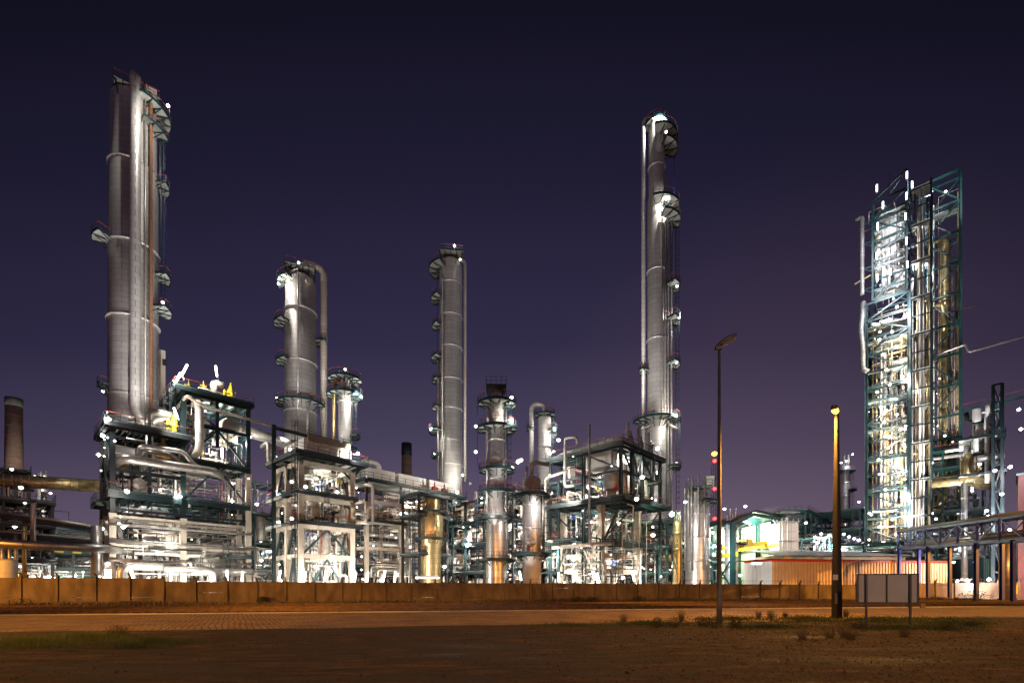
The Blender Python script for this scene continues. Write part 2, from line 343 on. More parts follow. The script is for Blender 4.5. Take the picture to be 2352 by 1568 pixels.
# ================================================================ FOREGROUND OBJECTS
M['postmetal'] = mat('galvanised post', (.16, .155, .16), .55, .4, .2, 2)
M['postconc'] = mat('post concrete', (.032, .03, .03), .8, 0, .2, 3)
M['lens'] = mat('lamp lens', (.35, .35, .36), .12, .3, .1, 3)
p1 = gp(1652, 23.5)
t = thing('street_lamp', 'tall round grey street lamp with its large flat head unlit', 'street lamp', p1)
H1 = hz(800, 23.5)
MB().tube([(0, 0, 0), (0, 0, 1.2), (0, 0, 1.25), (0, 0, H1)], [.135, .13, .115, .06], 16).build('pole', M['postmetal'], t)
b = MB(); rz = R_(-20)
b.cbox((-.04, 0, H1+.02), (.3, .16, .14), 0); hd = MB()
c0 = Vector((-.16, 0, H1+.05)); c1 = Vector((.74, -.25, H1+.52)); d = (c1-c0)
prof = [(0, .10, .07), (.12, .17, .1), (.3, .22, .14), (.6, .25, .15), (.85, .22, .12), (1, .12, .05)]
sd = Vector((d.y, -d.x, 0)).normalized(); upv = sd.cross(d).normalized(); upv = upv if upv.z > 0 else -upv
vs = []
for f, w, h in prof:
    for k in range(10):
        q = 2*PI*k/10; ww = math.cos(q); hh = math.sin(q)
        vs.append(c0+d*f+sd*w*(abs(ww)**.6)*(1 if ww > 0 else -1)+upv*(h*hh if hh > 0 else h*.35*hh))
hd._add(vs, [(i*10+k, i*10+(k+1) % 10, (i+1)*10+(k+1) % 10, (i+1)*10+k) for i in range(5) for k in range(10)]+[tuple(range(9, -1, -1)), tuple(50+k for k in range(10))], True)
ho = hd.build('lamp_head', M['postmetal'], t); b.build('bracket', M['postmetal'], t)
ln = MB(); vs = []
for f, w in ((.28, .14), (.4, .19), (.65, .2), (.85, .17), (.95, .1)):
    for k in (-1, -.5, 0, .5, 1): vs.append(c0+d*f+sd*w*k-upv*(.05+.10*(1-k*k)*(1 if .3 < f < .9 else .4)))
ln._add(vs, [(i*5+k, i*5+k+1, i*5+5+k+1, i*5+5+k) for i in range(4) for k in range(4)], True); ln.build('lens', M['lens'], ho)
# lit sodium street lamp on a tapered square concrete post
D2 = 27.4; p2 = gp(1922, D2); H2 = hz(948, D2)
t = thing('street_lamp', 'lit orange sodium street lamp on a square concrete post beside the billboard', 'street lamp', p2)
b = MB(); vs = []
for z, w in ((0, .21), (1.6, .205), (H2, .085)):
    c = w*.28
    for x, y in ((-w+c, -w), (w-c, -w), (w, -w+c), (w, w-c), (w-c, w), (-w+c, w), (-w, w-c), (-w, -w+c)): vs.append((x, y, z))
b._add(vs, [(i*8+k, i*8+(k+1) % 8, i*8+8+(k+1) % 8, i*8+8+k) for i in (0, 1) for k in range(8)]+[tuple(16+k for k in range(8))]); b.build('post', M['postconc'], t, None).rotation_euler = (0, 0, R_(12))
b = MB(); b.beam((0, 0, H2-.05), (-.35, -.3, H2+.12), .07); b.build('bracket', M['postmetal'], t)
hd = MB().tube([(.05, .02, H2+.02), (-.05, -.05, H2+.1), (-.35, -.3, H2+.2), (-.5, -.42, H2+.2), (-.55, -.46, H2+.2)], [.05, .13, .17, .1, .03], 10).build('lamp_head', M['postmetal'], t)
MB().tube([(-.02, -.04, H2-.03), (-.12, -.12, H2+.02), (-.3, -.27, H2+.07), (-.42, -.36, H2+.08)], [.05, .15, .17, .06], 10).build('lamp_glass', M['lamp_sodium'], hd)
b = MB(); b.cbox((-.24, -.24, hz(1325, 27.1)), (.26, .05, .30)); b.build('number_plate', M['white'], t)
b = MB(); b.cbox((-.19, -.245, hz(1373, 27.1)), (.11, .03, .6)); b.build('sticker', M['white'], t)
def light(name, loc, power, col, rad=.25, parent=None, typ='POINT'):
    d = bpy.data.lights.new(name, typ); d.energy = power; d.color = col; d.shadow_soft_size = rad
    try: d.cycles.max_bounces = 3
    except Exception: pass
    o = bpy.data.objects.new(name, d); COL.objects.link(o); o.location = loc
    if parent: o.parent = parent
    return o
def spot(name, loc, to, power, col, ang=120, blend=.6, rad=.3, parent=None):
    o = light(name, loc, power, col, rad, parent, 'SPOT'); o.data.spot_size = R_(ang); o.data.spot_blend = blend
    o.rotation_euler = (Vector(to)-Vector(loc)).to_track_quat('-Z', 'Y').to_euler(); return o
SOD = (1, .40, .055)
spot('street_and_fill_light', (p2.x-1.3, p2.y-.1, H2+.05), (p2.x-1.3, p2.y+.6, 0), 11000, SOD, 160, .3, .12)
# further street lamps outside the frame: the same row, and one behind the camera
for tt, ss, hh, pw, ang, to in ((-64, 30, 14, 125000, 164, None), (-43, 27, 11, 36000, 118, None), (104, 36, 14, 120000, 163, None), (12, -32, 12, 30000, 150, (0, 40, 0))):
    spot('street_and_fill_light', S(tt, ss, hh), S(tt, ss, 0) if to is None else to, pw, SOD if ss > 0 else (1, .58, .32), ang, .06 if to is None else .4, .15)
spot('street_and_fill_light', S(-26, -24, 13), S(-4, 67, .5), 130000, SOD, 28, .8, .3); spot('street_and_fill_light', S(62, -24, 13), S(34, 67, .5), 150000, SOD, 30, .8, .3)  # unseen narrow spots added to brighten the wall's middle and right
spot('street_and_fill_light', S(66, -24, 15), gp(1900, 88)+Vector((0, 0, 4)), 210000, SOD, 30, .8, .3)  # unseen narrow spot added to turn the corrugated building orange
# billboard seen from behind
Db = 22.8
t = thing('billboard', 'blank billboard seen from behind with grey panels in a dark frame on two posts', 'billboard', gp(2038, Db))
a = gp(1970, Db+.25)-gp(2038, Db); c = gp(2108, Db-.35)-gp(2038, Db); w = (c-a); wl = w.length; w.normalize(); nb = Vector((w.y, -w.x, 0))
zb, zt = hz(1383, Db), hz(1318, Db)
M['board'] = mat('billboard back', (.50, .49, .50), .6, 0, .07, 1.3)
M['blackframe'] = mat('black frame paint', (.008, .012, .018), .45)
MB().beam(a+Vector((0, 0, (zb+zt)/2)), c+Vector((0, 0, (zb+zt)/2)), .03, zt-zb).build('panel', M['board'], t)
fr = MB()
for z in (zb, zt): fr.beam(a-w*.03+Vector((0, 0, z)), c+w*.03+Vector((0, 0, z)), .09, .05)
for q in (a, c): fr.beam(q+Vector((0, 0, zb)), q+Vector((0, 0, zt)), .09, .05, up=nb)
m = a+w*wl*.485; fr.beam(m+nb*.04+Vector((0, 0, zb+.02)), m+nb*.04+Vector((0, 0, zt-.02)), .05, .05, up=nb); fr.build('frame', M['blackframe'], t)
for f in (.135, .865):
    q = a+w*wl*f+nb*.07; MB().beam(q+Vector((0, 0, -.02)), q+Vector((0, 0, zt)), .08, .08, up=nb).build('post', M['blackframe'], t)
# small yellowish marker posts by the track
for (px, py0, py1, D, lab, w) in ((2119, 1384, 1394, 44, 'short pale concrete marker block beside the near rail', .42), (2334, 1342, 1363, 78, 'pale marker plate on a short post at the wall far right', .35)):
    t = thing('marker_post', lab, 'marker', gp(px, D)); h = hz(py0, D)
    MB().box(-w/2, w/2, -.06, .06, 0 if D < 50 else hz(py1, D), h).build('plate', M['wallc'] if D < 50 else M['yellow'], t)
    MB().box(-.04, .04, .062, .12, 0, h*.9).build('stake', M['postmetal'], t)
# ---------------------------------------------------------------- plants and stones
def leafmat(name, c, c2):
    m = mat(name, c, .7, 0, .3, 1.7, dark=c2); return m
M['grass'] = leafmat('grass blades', (.075, .10, .02), (.035, .055, .012)); M['dry'] = leafmat('dry stalks', (.13, .10, .06), (.07, .05, .035)); M['bushm'] = leafmat('dark weed leaves', (.045, .05, .022), (.02, .028, .012))
def blades(b, rnd, cx, cy, n, h, spread, lean=.5, w=.012):
    for _ in range(n):
        a = rnd.uniform(0, 6.28); q = rnd.random()**.6*spread; x = cx+q*math.cos(a); y = cy+q*math.sin(a); hh = h*rnd.uniform(.45, 1.1); l = lean*hh*rnd.random(); a2 = a+rnd.uniform(-.8, .8)
        dx, dy = math.cos(a2)*l, math.sin(a2)*l; p = rnd.uniform(0, 3.14); wx, wy = math.cos(p)*w, math.sin(p)*w
        b._add([(x-wx, y-wy, 0), (x+wx, y+wy, 0), (x+dx*.4+wx*.7, y+dy*.4+wy*.7, hh*.6), (x+dx*.4-wx*.7, y+dy*.4-wy*.7, hh*.6), (x+dx, y+dy, hh)], [(0, 1, 2, 3), (3, 2, 4)])
def patch(name, pts, m, label, n, h, seed, spread=.35, per=7, w=.012):
    # pts: list of (px, py, rx_px, ry_px) ellipses on the ground in picture units
    rnd = random.Random(seed); b = MB(); tot = sum(p[2]*p[3] for p in pts)
    for px, py, rx, ry in pts:
        for _ in range(int(n*rx*ry/tot)):
            a = rnd.uniform(0, 6.28); q = abs(rnd.gauss(0, .62)); x = px+rx*q*math.cos(a); y = py+ry*q*math.sin(a)
            if y < HY+14: continue
            D = 1.6*F/(y-HY); g_ = gp(x, D); blades(b, rnd, g_.x, g_.y, per, h*max(.25, 1-.5*q)*rnd.uniform(.5, 1.3), spread, .6, w*D/24)
    tag(b.build(name, m), label, 'ground plants', kind='stuff')
patch('grass', [(60, 1477, 150, 13), (190, 1466, 110, 11), (268, 1463, 42, 8), (360, 1475, 120, 6), (300, 1486, 90, 3)], M['grass'], 'green grass patch growing on the dirt at the left of the road', 2600, .22, 1, .22, 7, .007)
patch('grass', [(1680, 1422, 150, 9), (1850, 1422, 150, 12), (2030, 1424, 180, 12), (2200, 1430, 130, 13), (1760, 1440, 160, 8), (2060, 1442, 150, 8), (1480, 1432, 150, 8), (1300, 1436, 100, 5), (2180, 1444, 90, 7)], M['grass'], 'green and yellow grass growing round the lamp posts and billboard', 5200, .17, 2, .25, 7, .009)
patch('grass', [(330, 1392, 500, 4), (900, 1387, 500, 3), (1300, 1382, 450, 3), (1750, 1381, 400, 3), (2150, 1378, 250, 3), (1560, 1380, 250, 2.5)], M['dry'], 'dry weeds growing along the foot of the concrete wall', 5200, .62, 3, .6, 7, .011)
patch('grass', [(1500, 1447, 350, 20), (1900, 1455, 300, 16), (1300, 1470, 200, 20), (500, 1510, 400, 30), (900, 1490, 400, 30), (1700, 1490, 500, 30)], M['dry'], 'short dry stubble scattered over the gravel ground', 700, .06, 4, .2, 7, .006)
def weed(px, py, h, sp, m, label, seed, n=90, leafy=False):
    rnd = random.Random(seed); D = 1.6*F/(py-HY); t = thing('weed_clump', label, 'weed', gp(px, D)); b = MB()
    for _ in range(n):
        a = rnd.uniform(0, 6.28); q = rnd.random()**.7*sp; x, y = q*math.cos(a), q*math.sin(a); hh = h*rnd.uniform(.5, 1); l = rnd.uniform(0, .35)*hh
        ex, ey = x+math.cos(a)*l, y+math.sin(a)*l; b.tube([(x*.6, y*.6, 0), ((x*.6+ex)/2, (y*.6+ey)/2, hh*.55), (ex, ey, hh)], [.004*D/24, .003*D/24, .001], 3, False)
    b.build('stems', M['dry'] if not leafy else M['bushm'], t); b = MB()
    for _ in range(n*(9 if leafy else 4)):
        a = rnd.uniform(0, 6.28); q = rnd.random()**.6*sp*1.15; z = h*(rnd.random()**.8)*(1-.35*(q/sp/1.15)**2); x, y = q*math.cos(a), q*math.sin(a); s = rnd.uniform(.012, .03)*(1.7 if leafy else .8)*D/24
        v = [Vector((x, y, z))+Vector((rnd.uniform(-s, s), rnd.uniform(-s, s), rnd.uniform(-s, s))) for _ in range(3)]; b._add(v, [(0, 1, 2)])
    b.build('leaves', m, t)
for i, (px, py, h, sp, lf, lab) in enumerate([
    (1510, 1441, .52, .22, 1, 'dark bushy weed on the gravel, farthest left of those by the unlit lamp post'), (1548, 1440, .5, .3, 1, 'low dark weed between the tallest dry stalks and the gravel'), (1615, 1437, .5, .32, 1, 'dark leafy weed just left of the unlit lamp post foot'),
    (1640, 1441, .42, .26, 1, 'dark weed touching the foot of the unlit lamp post'), (1690, 1441, .4, .25, 1, 'dark leafy weed just right of the unlit lamp post foot'), (1565, 1428, .7, .12, 0, 'thin dry upright stalks behind the gravel weeds'),
    (1432, 1428, .45, .2, 0, 'pale dry tuft on the dirt edge left of the unlit lamp post'), (1742, 1420, .5, .16, 0, 'dry upright tuft at the road edge, left one of a pair'), (1770, 1420, .55, .2, 0, 'dry upright tuft at the road edge, right one of a pair'), (1804, 1418, .4, .14, 0, 'smaller dry tuft at the road edge right of the pair'),
    (1843, 1467, .42, .17, 0, 'round grey dry tuft alone on the gravel, leftmost of the four'), (1905, 1464, .44, .2, 0, 'large round grey dry tuft below the sodium lamp post'), (1939, 1463, .45, .2, 0, 'grey dry tuft standing behind its twin on the gravel'), (1955, 1468, .38, .2, 0, 'grey dry tuft in front of its twin on the gravel'),
    (2078, 1462, .36, .18, 0, 'grey dry tuft under the billboard right post'), (1943, 1417, .55, .12, 0, 'dry upright tuft beside the sodium lamp post foot'), (2180, 1447, .5, .35, 1, 'broad green bush clump right of the billboard'), (2230, 1438, .35, .3, 1, 'low green clump farthest right in the grass'),
    (1975, 1443, .3, .32, 1, 'low brownish bush in the grass left of the billboard post'), (268, 1463, .45, .3, 1, 'tall green tuft at the right end of the left grass patch'), (2236, 1382, 1.5, 1.7, 1, 'large rounded green bush against the concrete wall'), (1468, 1385, 1.0, .8, 1, 'brown bush at the wall foot left of the unlit lamp post'), (1328, 1385, .9, .7, 1, 'dark bush at the wall foot, left one of two'), (1360, 1385, .95, .7, 1, 'dark bush at the wall foot, right one of two'), (605, 1384, .9, .7, 1, 'scraggly dark weed at the wall foot below the tall platform structure'), (50, 1394, .9, .9, 1, 'dark weed heap at the wall foot in the far left')]):
    weed(px, py, h, sp, M['bushm'] if lf else M['dry'], lab, i+10, 60 if lf else 110, bool(lf))
M['stone'] = mat('gravel stones', (.12, .072, .045), .85, 0, .45, 6)
rnd = random.Random(8); b = MB()
for _ in range(22000):
    px = rnd.uniform(-50, 2400); q = rnd.random(); py = 1440+128*q if rnd.random() < .5 else rnd.gauss(1460, 16)
    if py < 1436 or (px < 1050 and py < 1456) or (px < 1200 and rnd.random() < .6): continue
    D = 1.6*F/(py-HY); c = gp(px, D); s = rnd.uniform(.012, .035)*(2.2 if rnd.random() < .06 else 1)*max(1, D/16)
    v = [c+Vector((rnd.uniform(-s, s), rnd.uniform(-s, s), 0)) for _ in range(3)]+[c+Vector((rnd.uniform(-s, s)*.4, rnd.uniform(-s, s)*.4, s*rnd.uniform(.5, 1)))]
    b._add(v, [(0, 1, 3), (1, 2, 3), (2, 0, 3)])
tag(b.build('gravel', M['stone']), 'loose reddish gravel scattered over the bare ground', 'gravel', kind='stuff')
# ================================================================ TOWERS
EL, WL, SL = -PI/2, PI, -PI    # toward camera -90 deg
def railing(parent, pts, h=1.1, red=True, step=1.6, z=0, r=.035):
    """posts, knee rail and toe board as one part, coloured top rail as its sub-part"""
    pts = [Vector(p) for p in pts]; b = MB(); t = MB(); up = Vector((0, 0, 1))
    for i in range(len(pts)-1):
        a, c = pts[i], pts[i+1]; L = (c-a).length; n = max(1, round(L/step))
        for k in range(n+(1 if i == len(pts)-2 else 0)):
            q = a+(c-a)*k/n; b.beam(q, q+up*h, r*1.7)
        b.beam(a+up*h*.52, c+up*h*.52, r*1.2); b.beam(a+up*.08, c+up*.08, .015, .15)
        t.beam(a+up*h, c+up*h, r*1.6)
    o = b.build('railing', M['green'], parent); t.build('handrail', M['red'] if red else M['green'], o); return o
def arc(r, a0, a1, z, n=None, c=(0, 0)):
    n = n or max(3, int(abs(a1-a0)/R_(14))); return [(c[0]+r*math.cos(a0+(a1-a0)*k/n), c[1]+r*math.sin(a0+(a1-a0)*k/n), z) for k in range(n+1)]
def platform(t, r0, r1, z, a0, a1, red=True, deckm='grey', drop=.9):
    """a curved platform round a tower, angles in degrees (0 right, 180 left, 270 toward the viewer)"""
    a0, a1 = R_(a0), R_(a1); b = MB(); b.sector((0, 0), r0, r1, a0, a1, z-.05, z)
    o = b.build('platform', M[deckm], t); f = MB(); f.sector((0, 0), r1-.06, r1+.03, a0, a1, z-.30, z+.12)
    n = max(2, int((a1-a0)*(r1)/1.9))
    for k in range(n+1):
        w = a0+(a1-a0)*k/n; c, s = math.cos(w), math.sin(w)
        f.beam((r0*c, r0*s, z-.17), ((r1-.06)*c, (r1-.06)*s, z-.17), .12, .2); f.beam((r0*c, r0*s, z-.25-drop), (r0+(r1-r0)*.8, 0, 0) and ((r0+(r1-r0)*.8)*c, (r0+(r1-r0)*.8)*s, z-.27), .09, .12)
    f.build('bracket', M['green'], o); p = arc(r1, a0, a1, z)
    if a1-a0 < 6.1: p = [(r0*math.cos(a0)*1.02, r0*math.sin(a0)*1.02, z)]+p+[(r0*math.cos(a1)*1.02, r0*math.sin(a1)*1.02, z)]
    rl = railing(o, p, red=red); return o
def ladder(t, x, y, z0, z1, cage=True, out=(0, -1), m='green', rz=None):
    """vertical caged ladder at x, y facing the out direction"""
    o = Vector((out[0], out[1], 0)).normalized(); s = Vector((o.y, -o.x, 0)); b = MB(); p = Vector((x, y, 0))
    for k in (-1, 1): b.beam(p+s*.25*k+Vector((0, 0, z0)), p+s*.25*k+Vector((0, 0, z1)), .06)
    z = z0
    while z < z1: b.beam(p-s*.25+Vector((0, 0, z)), p+s*.25+Vector((0, 0, z)), .03); z += .35
    la = b.build('ladder', M[m], t)
    if cage:
        b = MB(); z = z0+2
        while z < z1:
            q = [p+s*.38*math.cos(w)+o*(.75*math.sin(w))+Vector((0, 0, z)) for w in [PI*k/6 for k in range(7)]]
            for i in range(6): b.beam(q[i], q[i+1], .03, .06)
            z += 1.1
        for w in [PI*k/4 for k in range(5)]:
            q = p+s*.38*math.cos(w)+o*(.75*math.sin(w)); b.beam(q+Vector((0, 0, z0+2)), q+Vector((0, 0, z1)), .03)
        b.build('cage', M[m], la)
    return la
def dome(r, z, n=6, k=.5): return [(r*math.cos(PI/2*i/n)+.001, z+r*k*math.sin(PI/2*i/n)) for i in range(n+1)]
def rad(px, D, wpx): tx = (px-CX)/F; return wpx/2*D/F/math.sqrt(1+tx*tx)
def tower(label, px, D, prof, rings, name='distillation_column', m='clad', cat='tower', ringw=.28, n=36, dk=.5):
    """prof: list of (height, radius) from the ground up; rings: heights of the stiffening rings"""
    t = thing(name, label, cat, gp(px, D), -math.atan((px-CX)/F)); pr = [(r, z) for z, r in prof]; top = prof[-1]
    b = MB(); b.lathe([(pr[0][0], 0)]+pr+dome(top[1], top[0], 6, dk)[1:], n); b.build('shell', M[m], t)
    def rat(z):
        for (z0, r0), (z1, r1) in zip([(0, prof[0][1])]+prof, prof):
            if z0 <= z <= z1: return r0+(r1-r0)*((z-z0)/max(1e-6, z1-z0))
        return top[1]
    for z in rings:
        r = rat(z); MB().lathe([(r-.02, z-.12), (r+ringw, z-.04), (r+ringw, z+.04), (r-.02, z+.3)], n).build('ring', M[m], t)
    return t
def manhole(t, r, ang, z, s=.55, m='pipe_brown'):
    a = R_(ang); c, q = math.cos(a), math.sin(a); b = MB(); b.tube([(r*c*.97, r*q*.97, z), ((r+.35)*c, (r+.35)*q, z)], s, 16); b.tube([((r+.35)*c, (r+.35)*q, z), ((r+.45)*c, (r+.45)*q, z)], s*1.18, 16)
    return b.build('manhole', M[m], t)
def vpipe(t, pts, r, m='pipe', name='pipe', n=12, bend=2.2, seg=5, bands=0):
    o = MB().pipe(pts, r, n, bend, seg).build(name, M[m], t)
    return o
def clips(t, x, y, r, zs, m='dark', d=(0, 1)):
    b = MB()
    for z in zs: b.beam((x, y, z), (x+d[0], y+d[1], z), .12, .1)
    b.build('pipe_clip', M[m], t)
# ---- T1: the tallest column on the left
D = 90; px = 307; r = rad(px, D, 119); z = lambda y: hz(y, D)
t1 = tower('tallest grey clad column at far left with one wide pipe down its face', px, D, [(z(1180), r*1.0), (z(744), r*1.0), (z(742), r*.985), (z(396), r*.985), (z(394), r*.93), (hz(198, 86.4), r*.93)], [z(395), z(577), z(745), z(918)], ringw=.32)
pr_ = rad(318, D-5, 27); yy = -(r+pr_+.25)*.97; xx = .25
vpipe(t1, [(0, 0, z(235)), (0, 0, hz(148, 85)+.1), (xx, yy, hz(148, 85)+.1), (xx, yy, z(975)+1), (xx+2, yy+.6, z(975)-2)], pr_, 'clad', 'overhead_pipe', 20, 2.0, 7)
x2 = r*.66; y2 = -r*.84
vpipe(t1, [(x2-.4, y2+.8, z(228)), (x2, y2-.35, z(228)), (x2, y2-.35, z(945))], .25, 'rust', 'rusty_pipe', 10)
vpipe(t1, [(r*.44, -r*.98, z(210)), (r*.44, -r*.98, z(960))], .13, 'pipe', 'riser_pipe', 8)
clips(t1, x2, y2-.3, 0, [z(k) for k in (330, 480, 560, 640, 700, 745, 800, 860, 905)])
vpipe(t1, [(r+.75, -.6, z(292)), (r+.75, -.6, z(600))], .06, 'blue', 'thin_pipe', 6)
for a0, a1, y, ro in ((-80, 35, 252, 2.1), (-75, -15, 300, 1.9)): platform(t1, r*.95, r*.95+ro, z(y), a0, a1)
for a0, a1, y, ro in ((-30, 20, 408, 1.7), (-32, 18, 620, 1.9), (-40, 18, 700, 2.1), (170, 215, 575, 2.2), (175, 205, 900, 1.4)): platform(t1, r*.98, r+ro, z(y), a0, a1)
b = MB(); zt = hz(186, 86.6)
b.box(-r*.75, r*1.0, -r*.9, r*.6, zt-.15, zt); o = b.build('top_platform', M['grey'], t1)
b = MB()
for k in range(6): b.box(-r*.75+k*r*.35-.08, -r*.75+k*r*.35+.08, -r*.9, r*.6, zt-.45, zt-.152)
for sx in (-.7, .95):
    for sy in (-.85, .55): b.beam((sx*r*.7, sy*r*.7, zt-4), (sx*r, sy*r, zt-.2), .2)
b.build('bracket', M['green'], o); railing(o, [(-r*.75, r*.6, zt), (-r*.75, -r*.9, zt), (r, -r*.9, zt), (r, r*.6, zt)], 1.3)
b = MB(); b.box(r*.45, r*.9, -r*.8, -r*.5, zt, zt+1.5); b.build('valve_box', M['grey'], t1)
ladder(t1, r+.2, -1.0, z(395), z(215), out=(1, -.3)); ladder(t1, r+.3, -1.3, z(690), z(405), out=(1, -.3))
b = MB(); b.cbox((0, 0, z(779)/2+.01), (2.2, 3.2, z(779))); tl = thing('lift_shaft', 'narrow plain pale shaft standing behind the right edge of the tallest left column', 'lift shaft', gp(364, D+5), .63)
b.build('shaft', M['concrete'], tl)
b = MB(); b.box(.6, 1.3, -1.66, -1.6, z(815), z(800)); b.build('vent', M['dark'], tl)
# ---- T2
D = 104; px = 690.5; r = rad(px, D, 71); z = lambda y: hz(y, D)
t2 = tower('wide grey clad column with a hooked pipe over its top, second from the left', px, D, [(z(1180), r*1.06), (z(716), r*1.03), (z(715), r), (z(650), r)], [z(720), z(838), z(950)], ringw=.3)
pr_ = rad(740, D, 14)
vpipe(t2, [(0, 0, z(640)), (.2, 0, z(612)+.8), (r+1.0+pr_, .1, z(612)+.8), (r+1.0+pr_, .1, z(1005))], pr_*1.15, 'clad_dull', 'overhead_pipe', 16, 2.6, 7)
vpipe(t2, [(-r*1.1, -r*.6, z(652)), (-.5, -r-.45, z(640)), (-.5, -r-.45, z(1010))], .16, 'pipe', 'riser_pipe', 8)
b = MB(); zt = z(632)+.4; b.box(-r*1.0, r*.95, -r*1.0, r*.5, zt-.1, zt); o = b.build('top_platform', M['grey'], t2); b = MB()
for k in range(6): b.box(-r+k*r*.38-.07, -r+k*r*.38+.07, -r, r*.5, zt-.4, zt-.102)
for sx in (-1, .95): b.beam((sx*r*.9, -r*.9, zt-3), (sx*r, -r, zt-.2), .2); b.beam((sx*r*.9, r*.4, zt-3), (sx*r, r*.4, zt-.2), .2)
b.build('bracket', M['green'], o); railing(o, [(-r, r*.5, zt), (-r, -r, zt), (r*.95, -r, zt), (r*.95, r*.5, zt)], 1.2)
for a0, a1, y, ro in ((150, 235, 655, 1.6), (160, 225, 752, 2.2), (160, 228, 838, 1.8), (-20, 30, 775, 2.1)): platform(t2, r, r+ro, z(y), a0, a1)
platform(t2, r*1.03, r+1.9, z(930), 150, 345, drop=1.5)
vpipe(t2, [(r*.4, -r*.95, z(930)), (r*.45, -r*1.1, z(945)), (r*.45, -r*1.1, z(1010))], .3, 'pipe', 'drain_pipe', 10)
manhole(t2, r, -62, z(660), .6, 'clad_dull'); manhole(t2, r*1.03, -50, z(915), .5)
# ---- T3
D = 98; px = 792; r = rad(px, D, 29); z = lambda y: hz(y, D)
t3 = tower('short bright steel column with two wide ring platforms at its top', px, D, [(z(1060), r*1.08), (z(925), r*1.08), (z(920), r), (z(885), r)], [z(925)], m='clad_bright', ringw=.2, n=24)
for y, a0, a1, w in ((872, 100, 440, 2.1), (908, 140, 430, 2.3)): platform(t3, r, r+w, z(y), a0, a1, drop=1)
platform(t3, r, r+1.8, z(1000), -40, 40); manhole(t3, r, -80, z(890), .6, 'pipe')
vpipe(t3, [(-r*.2, 0, z(880)), (-r-.9, -.3, z(878)), (-r-.9, -.3, z(1040))], .32, 'pipe_gold', 'side_pipe', 10); ladder(t3, r+.3, -.5, z(1040), z(905), out=(1, -.2))
for k in (-.5, .2, .7): vpipe(t3, [(k, -.2, z(885)), (k, -.2, z(858-10*abs(k)))], .18, 'pipe', 'vent_pipe', 8)
b = MB(); b.box(-1.1, -.95, -1, 1, z(872), z(858)); b.build('davit', M['yellow'], t3)
# ---- T4
D = 118; px = 1035.5; r = rad(px, D, 51); z = lambda y: hz(y, D)
t4 = tower('tall slim grey column in the middle with small platforms all up its left side', px, D, [(z(1180), r*1.05), (z(1016), r*1.05), (z(1015), r), (z(610), r)], [z(k) for k in (658, 731, 803, 876, 943, 1015, 1070)], ringw=.18, n=30)
vpipe(t4, [(0, 0, z(612)), (0, 0, z(597)), (r+.75, .1, z(597)), (r+.75, .1, z(1105))], .36, 'clad_dull', 'overhead_pipe', 12, 2.4)
vpipe(t4, [(-r*.9, -r*.7, z(640)), (-r*.75, -r*.95, z(655)), (-r*.75, -r*.95, z(1100))], .18, 'pipe', 'riser_pipe', 8)
vpipe(t4, [(-r-.35, -.7, z(820)), (-r-.35, -.7, z(1100))], .28, 'pipe', 'riser_pipe', 8)
for a0, a1, y, ro in ((140, 240, 622, 2.6), (155, 225, 690, 2.1), (160, 220, 752, 1.8), (155, 225, 826, 2.1), (160, 220, 876, 1.9), (160, 220, 938, 1.8), (150, 230, 992, 2.6), (155, 225, 1048, 2.1)): platform(t4, r, r+ro, z(y), a0, a1, red=True, drop=.7)
zt = z(596)+.3; b = MB(); b.box(-r*1.05, r*1.1, -r*1.1, r*.7, zt-.1, zt); o = b.build('top_platform', M['grey'], t4); b = MB()
for k in range(5): b.box(-r+k*r*.5-.07, -r+k*r*.5+.07, -r*1.1, r*.7, zt-.4, zt-.102)
for sx in (-1, 1.05): b.beam((sx*r*.8, -r*.8, zt-2.6), (sx*r, -r, zt-.2), .2)
b.build('bracket', M['green'], o); railing(o, [(-r*1.05, r*.7, zt), (-r*1.05, -r*1.1, zt), (r*1.1, -r*1.1, zt), (r*1.1, r*.7, zt)], 1.3)
for ya, yb in ((690, 625), (752, 695), (826, 756), (876, 830), (938, 880), (992, 942), (1048, 996)): ladder(t4, -r-.5, -.6, z(ya), z(yb)+1, False, (-1, -.2))
manhole(t4, r, -55, z(618), .5, 'clad')
# ---- T5 the ringed column in the centre
D = 78; px = 1141; r = rad(px, D, 34); z = lambda y: hz(y, D)
t5 = tower('copper glinting steel column ringed by many platforms in the centre', px, D, [(z(1235), r*1.45), (z(1190), r*1.4), (z(1172), r), (z(908), r)], [z(k) for k in (1012, 1100, 1130)], m='clad_bright', ringw=.15, n=28)
for y, a0, a1, w in ((928, 170, 430, 1.9), (985, 150, 440, 2.0), (1080, 150, 430, 1.7), (1130, 150, 400, 1.7)): platform(t5, r, r+w, z(y), a0, a1, drop=.8)
platform(t5, r*1.4, r*1.4+1.2, z(1190), 150, 400, drop=.7); platform(t5, r*1.45, r*1.45+1.3, z(1285), 120, 420, drop=.7)
zt = z(893); b = MB(); b.box(-1.7, 1.5, -1.6, 1.2, zt-.12, zt); o = b.build('top_platform', M['dark'], t5); b = MB()
for sx in (-1.5, 1.3): b.beam((sx*.5, -.9, zt-2.4), (sx, -1.4, zt-.2), .14); b.beam((sx*.5, .6, zt-2.4), (sx, 1, zt-.2), .14)
b.build('bracket', M['green'], o); railing(o, [(-1.7, 1.2, zt), (-1.7, -1.6, zt), (1.5, -1.6, zt), (1.5, 1.2, zt), (-1.7, 1.2, zt)], 1.3, step=.9)
for y, s in ((960, .5), (1060, .55), (920, .45)): manhole(t5, r, -95, z(y), s, 'pipe_brown')
vpipe(t5, [(-r*.5, -.6, z(912)), (-r-.35, -.5, z(935)), (-r-.35, -.5, z(1180))], .2, 'pipe', 'side_pipe', 10); ladder(t5, r+.5, -.4, z(1190), z(925), out=(1, -.4))
